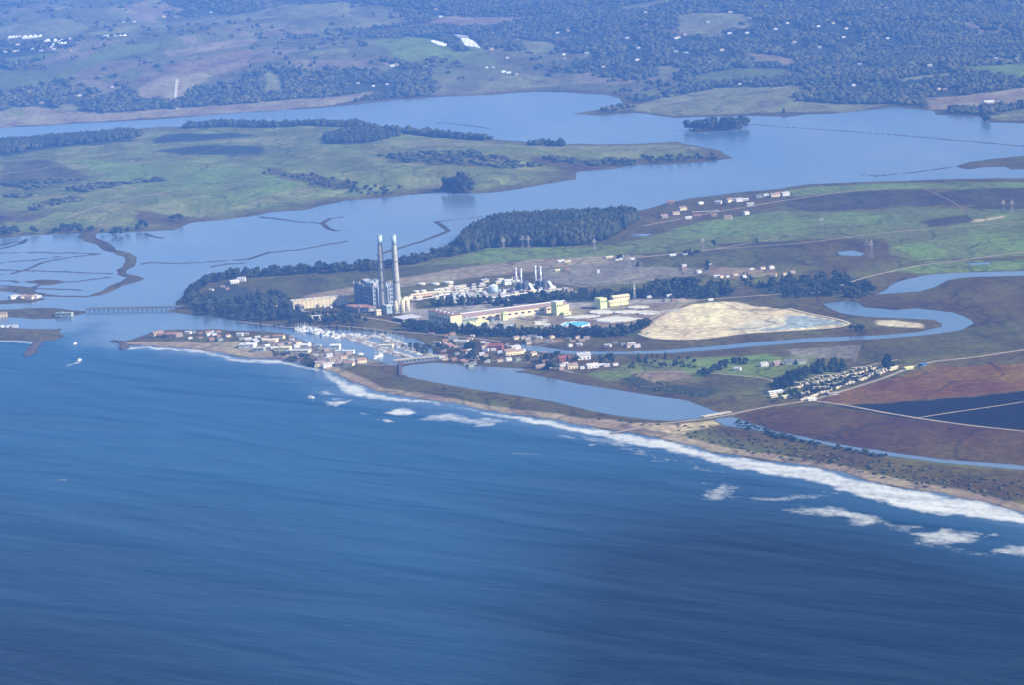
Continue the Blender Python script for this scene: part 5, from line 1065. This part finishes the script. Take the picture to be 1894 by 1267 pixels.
# woods that read as one mass: many jittered crowns in one mesh
def woods(name, x, y, z, hr, wr, base, m_, label, seed, lumps=3):
    r_ = np.random.default_rng(seed); n = len(x); bv, bf = base; nv = len(bv); Vs = []; Fs = []; o = 0
    for l in range(lumps):
        h = r_.uniform(hr[0], hr[1], n); w_ = r_.uniform(wr[0], wr[1], n)
        v = bv[None]*(1+r_.uniform(-.3, .3, (n, nv, 1))); v = v*np.stack([w_, w_, h*.55], 1)[:, None, :]
        c = np.stack([x+r_.normal(0, 1, n)*w_*.7, y+r_.normal(0, 1, n)*w_*.7, z+h*.5], 1); v = v+c[:, None, :]
        Vs.append(v.reshape(-1, 3)); Fs.append((bf[None]+(np.arange(n)*nv)[:, None, None]+o).reshape(-1, 3)); o += n*nv
    V = np.concatenate(Vs); Fc = np.concatenate(Fs)
    me = bpy.data.meshes.new(name); me.vertices.add(len(V)); me.vertices.foreach_set('co', V.astype(np.float32).ravel()); me.loops.add(len(Fc)*3); me.loops.foreach_set('vertex_index', Fc.astype(np.int32).ravel())
    me.polygons.add(len(Fc)); me.polygons.foreach_set('loop_start', np.arange(0, len(Fc)*3, 3, dtype=np.int32)); me.update(calc_edges=True); me.materials.append(m_)
    ob = bpy.data.objects.new(name, me); COL.objects.link(ob); return tag(ob, label, 'woodland', kind='stuff')
def inpoly_pts(polys, n, seed, z=5):
    r_ = np.random.default_rng(seed); X_ = []; Y_ = []
    As = [];
    for P in polys:
        Q = W(P, z); As.append((Q, (Q[:, 0].max()-Q[:, 0].min())*(Q[:, 1].max()-Q[:, 1].min())))
    tot = sum(a for _, a in As)
    for Q, a in As:
        k = int(n*a/tot)+6; x = r_.uniform(Q[:, 0].min(), Q[:, 0].max(), k); y = r_.uniform(Q[:, 1].min(), Q[:, 1].max(), k)
        s_ = sdist(Q, x, y); x, y = x[s_ > 0], y[s_ > 0]; X_.append(x); Y_.append(y)
    return np.concatenate(X_), np.concatenate(Y_)
x, y = inpoly_pts([[(845,462),(862,445),(885,428),(915,418),(950,413),(1040,409),(1120,404),(1160,402),(1175,408),(1150,425),(1120,444),(1060,456),(960,457),(900,460),(860,468)]], 3400, 51)
z = hfun(x, y)[0]; woods('eucalyptus_woodland', x, y, z, (9, 28), (3, 9), IC2, EUC, 'dense dark eucalyptus wood on the rise behind the power plant', 52)
x, y = inpoly_pts([[(-60,266),(0,264),(60,262),(115,258),(170,250),(235,244),(262,250),(250,258),(180,270),(90,277),(0,288),(-60,292)], [(604,262),(650,244),(690,246),(730,252),(690,270),(640,275),(610,272)], [(345,231),(420,228),(530,231),(660,229),(690,235),(560,236),(430,234),(350,236)], [(690,237),(800,246),(900,256),(900,259),(780,250),(690,240)], [(985,266),(1040,266),(1040,270),(990,269)]], 3400, 53)
h0, S0, _, _ = hfun(x, y); k = S0 > 12; woods('peninsula_woodland', x[k], y[k], h0[k], (10, 20), (6, 12), IC1, EUC, 'tree belts along the top edge of the green peninsula', 54)
x, y = inpoly_pts([[(0,345),(60,338),(160,332),(60,352)], [(60,386),(130,370),(150,378),(70,394)], [(0,366),(60,362),(50,368)], [(700,300),(860,296),(960,308),(1010,306),(960,318),(760,316)], [(1000,300),(1170,292),(1180,300),(1080,306)], [(120,350),(300,333),(310,336),(150,360)]], 700, 55)
h0 = hfun(x, y)[0]; woods('hedge_thicket', x, y, h0, (4, 9), (6, 14), IC1, BUSHM, 'dark thickets strewn over the green peninsula', 56, 2)
# far hills
r_ = np.random.default_rng(57); n = 190000; az = r_.uniform(-.21, .21, n); dd = 7600+(23500-7600)*r_.random(n)**1.15; x, y = dd*np.sin(az), dd*np.cos(az)
s1 = sdist(L1, x, y); m_ = (s1 > 60)
x, y, s1 = x[m_], y[m_], s1[m_]; wm = woodmask(x, y); keep = (wm > -.012+.03*r_.normal(0, 1, len(x))) | (r_.random(len(x)) < .02)
for (_c, pts) in FAR_FIELDS: keep &= sdist(WT(pts), x, y, 60) < -8
for hx, hy in zip(FX, FY): keep &= ~((np.abs(x-hx) < 38) & (y > hy-230) & (y < hy+25))
x, y = x[keep], y[keep]; z = hfun(x, y)[0]
woods('hill_woodland', x, y, z, (5, 17), (4, 15), IC1, FARW, 'dark blue-green woods covering the far hills', 58, 2)
# scrub of the dunes and marsh
x, y = inpoly_pts([[(700,690),(860,728),(1080,770),(1230,790),(1400,838),(1640,892),(1894,930),(1894,890),(1640,852),(1400,805),(1330,785),(1200,782),(1000,752),(860,722),(740,700)], [(1140,702),(1180,690),(1250,712),(1340,722),(1290,732),(1200,722)]], 5200, 59)
h0, S0, _, _ = hfun(x, y); k = (S0 > 20); o = woods('dune_scrub', x[k], y[k], h0[k], (.8, 2.6), (1.2, 5), IC1, BUSHM, 'low dark scrub over the dunes and marsh edge', 60, 1); o['category'] = 'scrub'
x, y = inpoly_pts([[(1365,782),(1425,803),(1519,824),(1645,844),(1645,841),(1519,819),(1425,796),(1365,775)]], 1500, 61); woods('canal_scrub', x, y, x*0+2, (1.5, 4), (2, 5), IC1, CYP, 'dark brush lining the inland bank of the canal', 62, 1)['category'] = 'scrub'
for q in list(COL.objects):     # shapes never used stay out of the scene
    if q.parent is None and q.get('label') == 'x':
        for ch in list(q.children_recursive): bpy.data.objects.remove(ch)
        bpy.data.objects.remove(q)
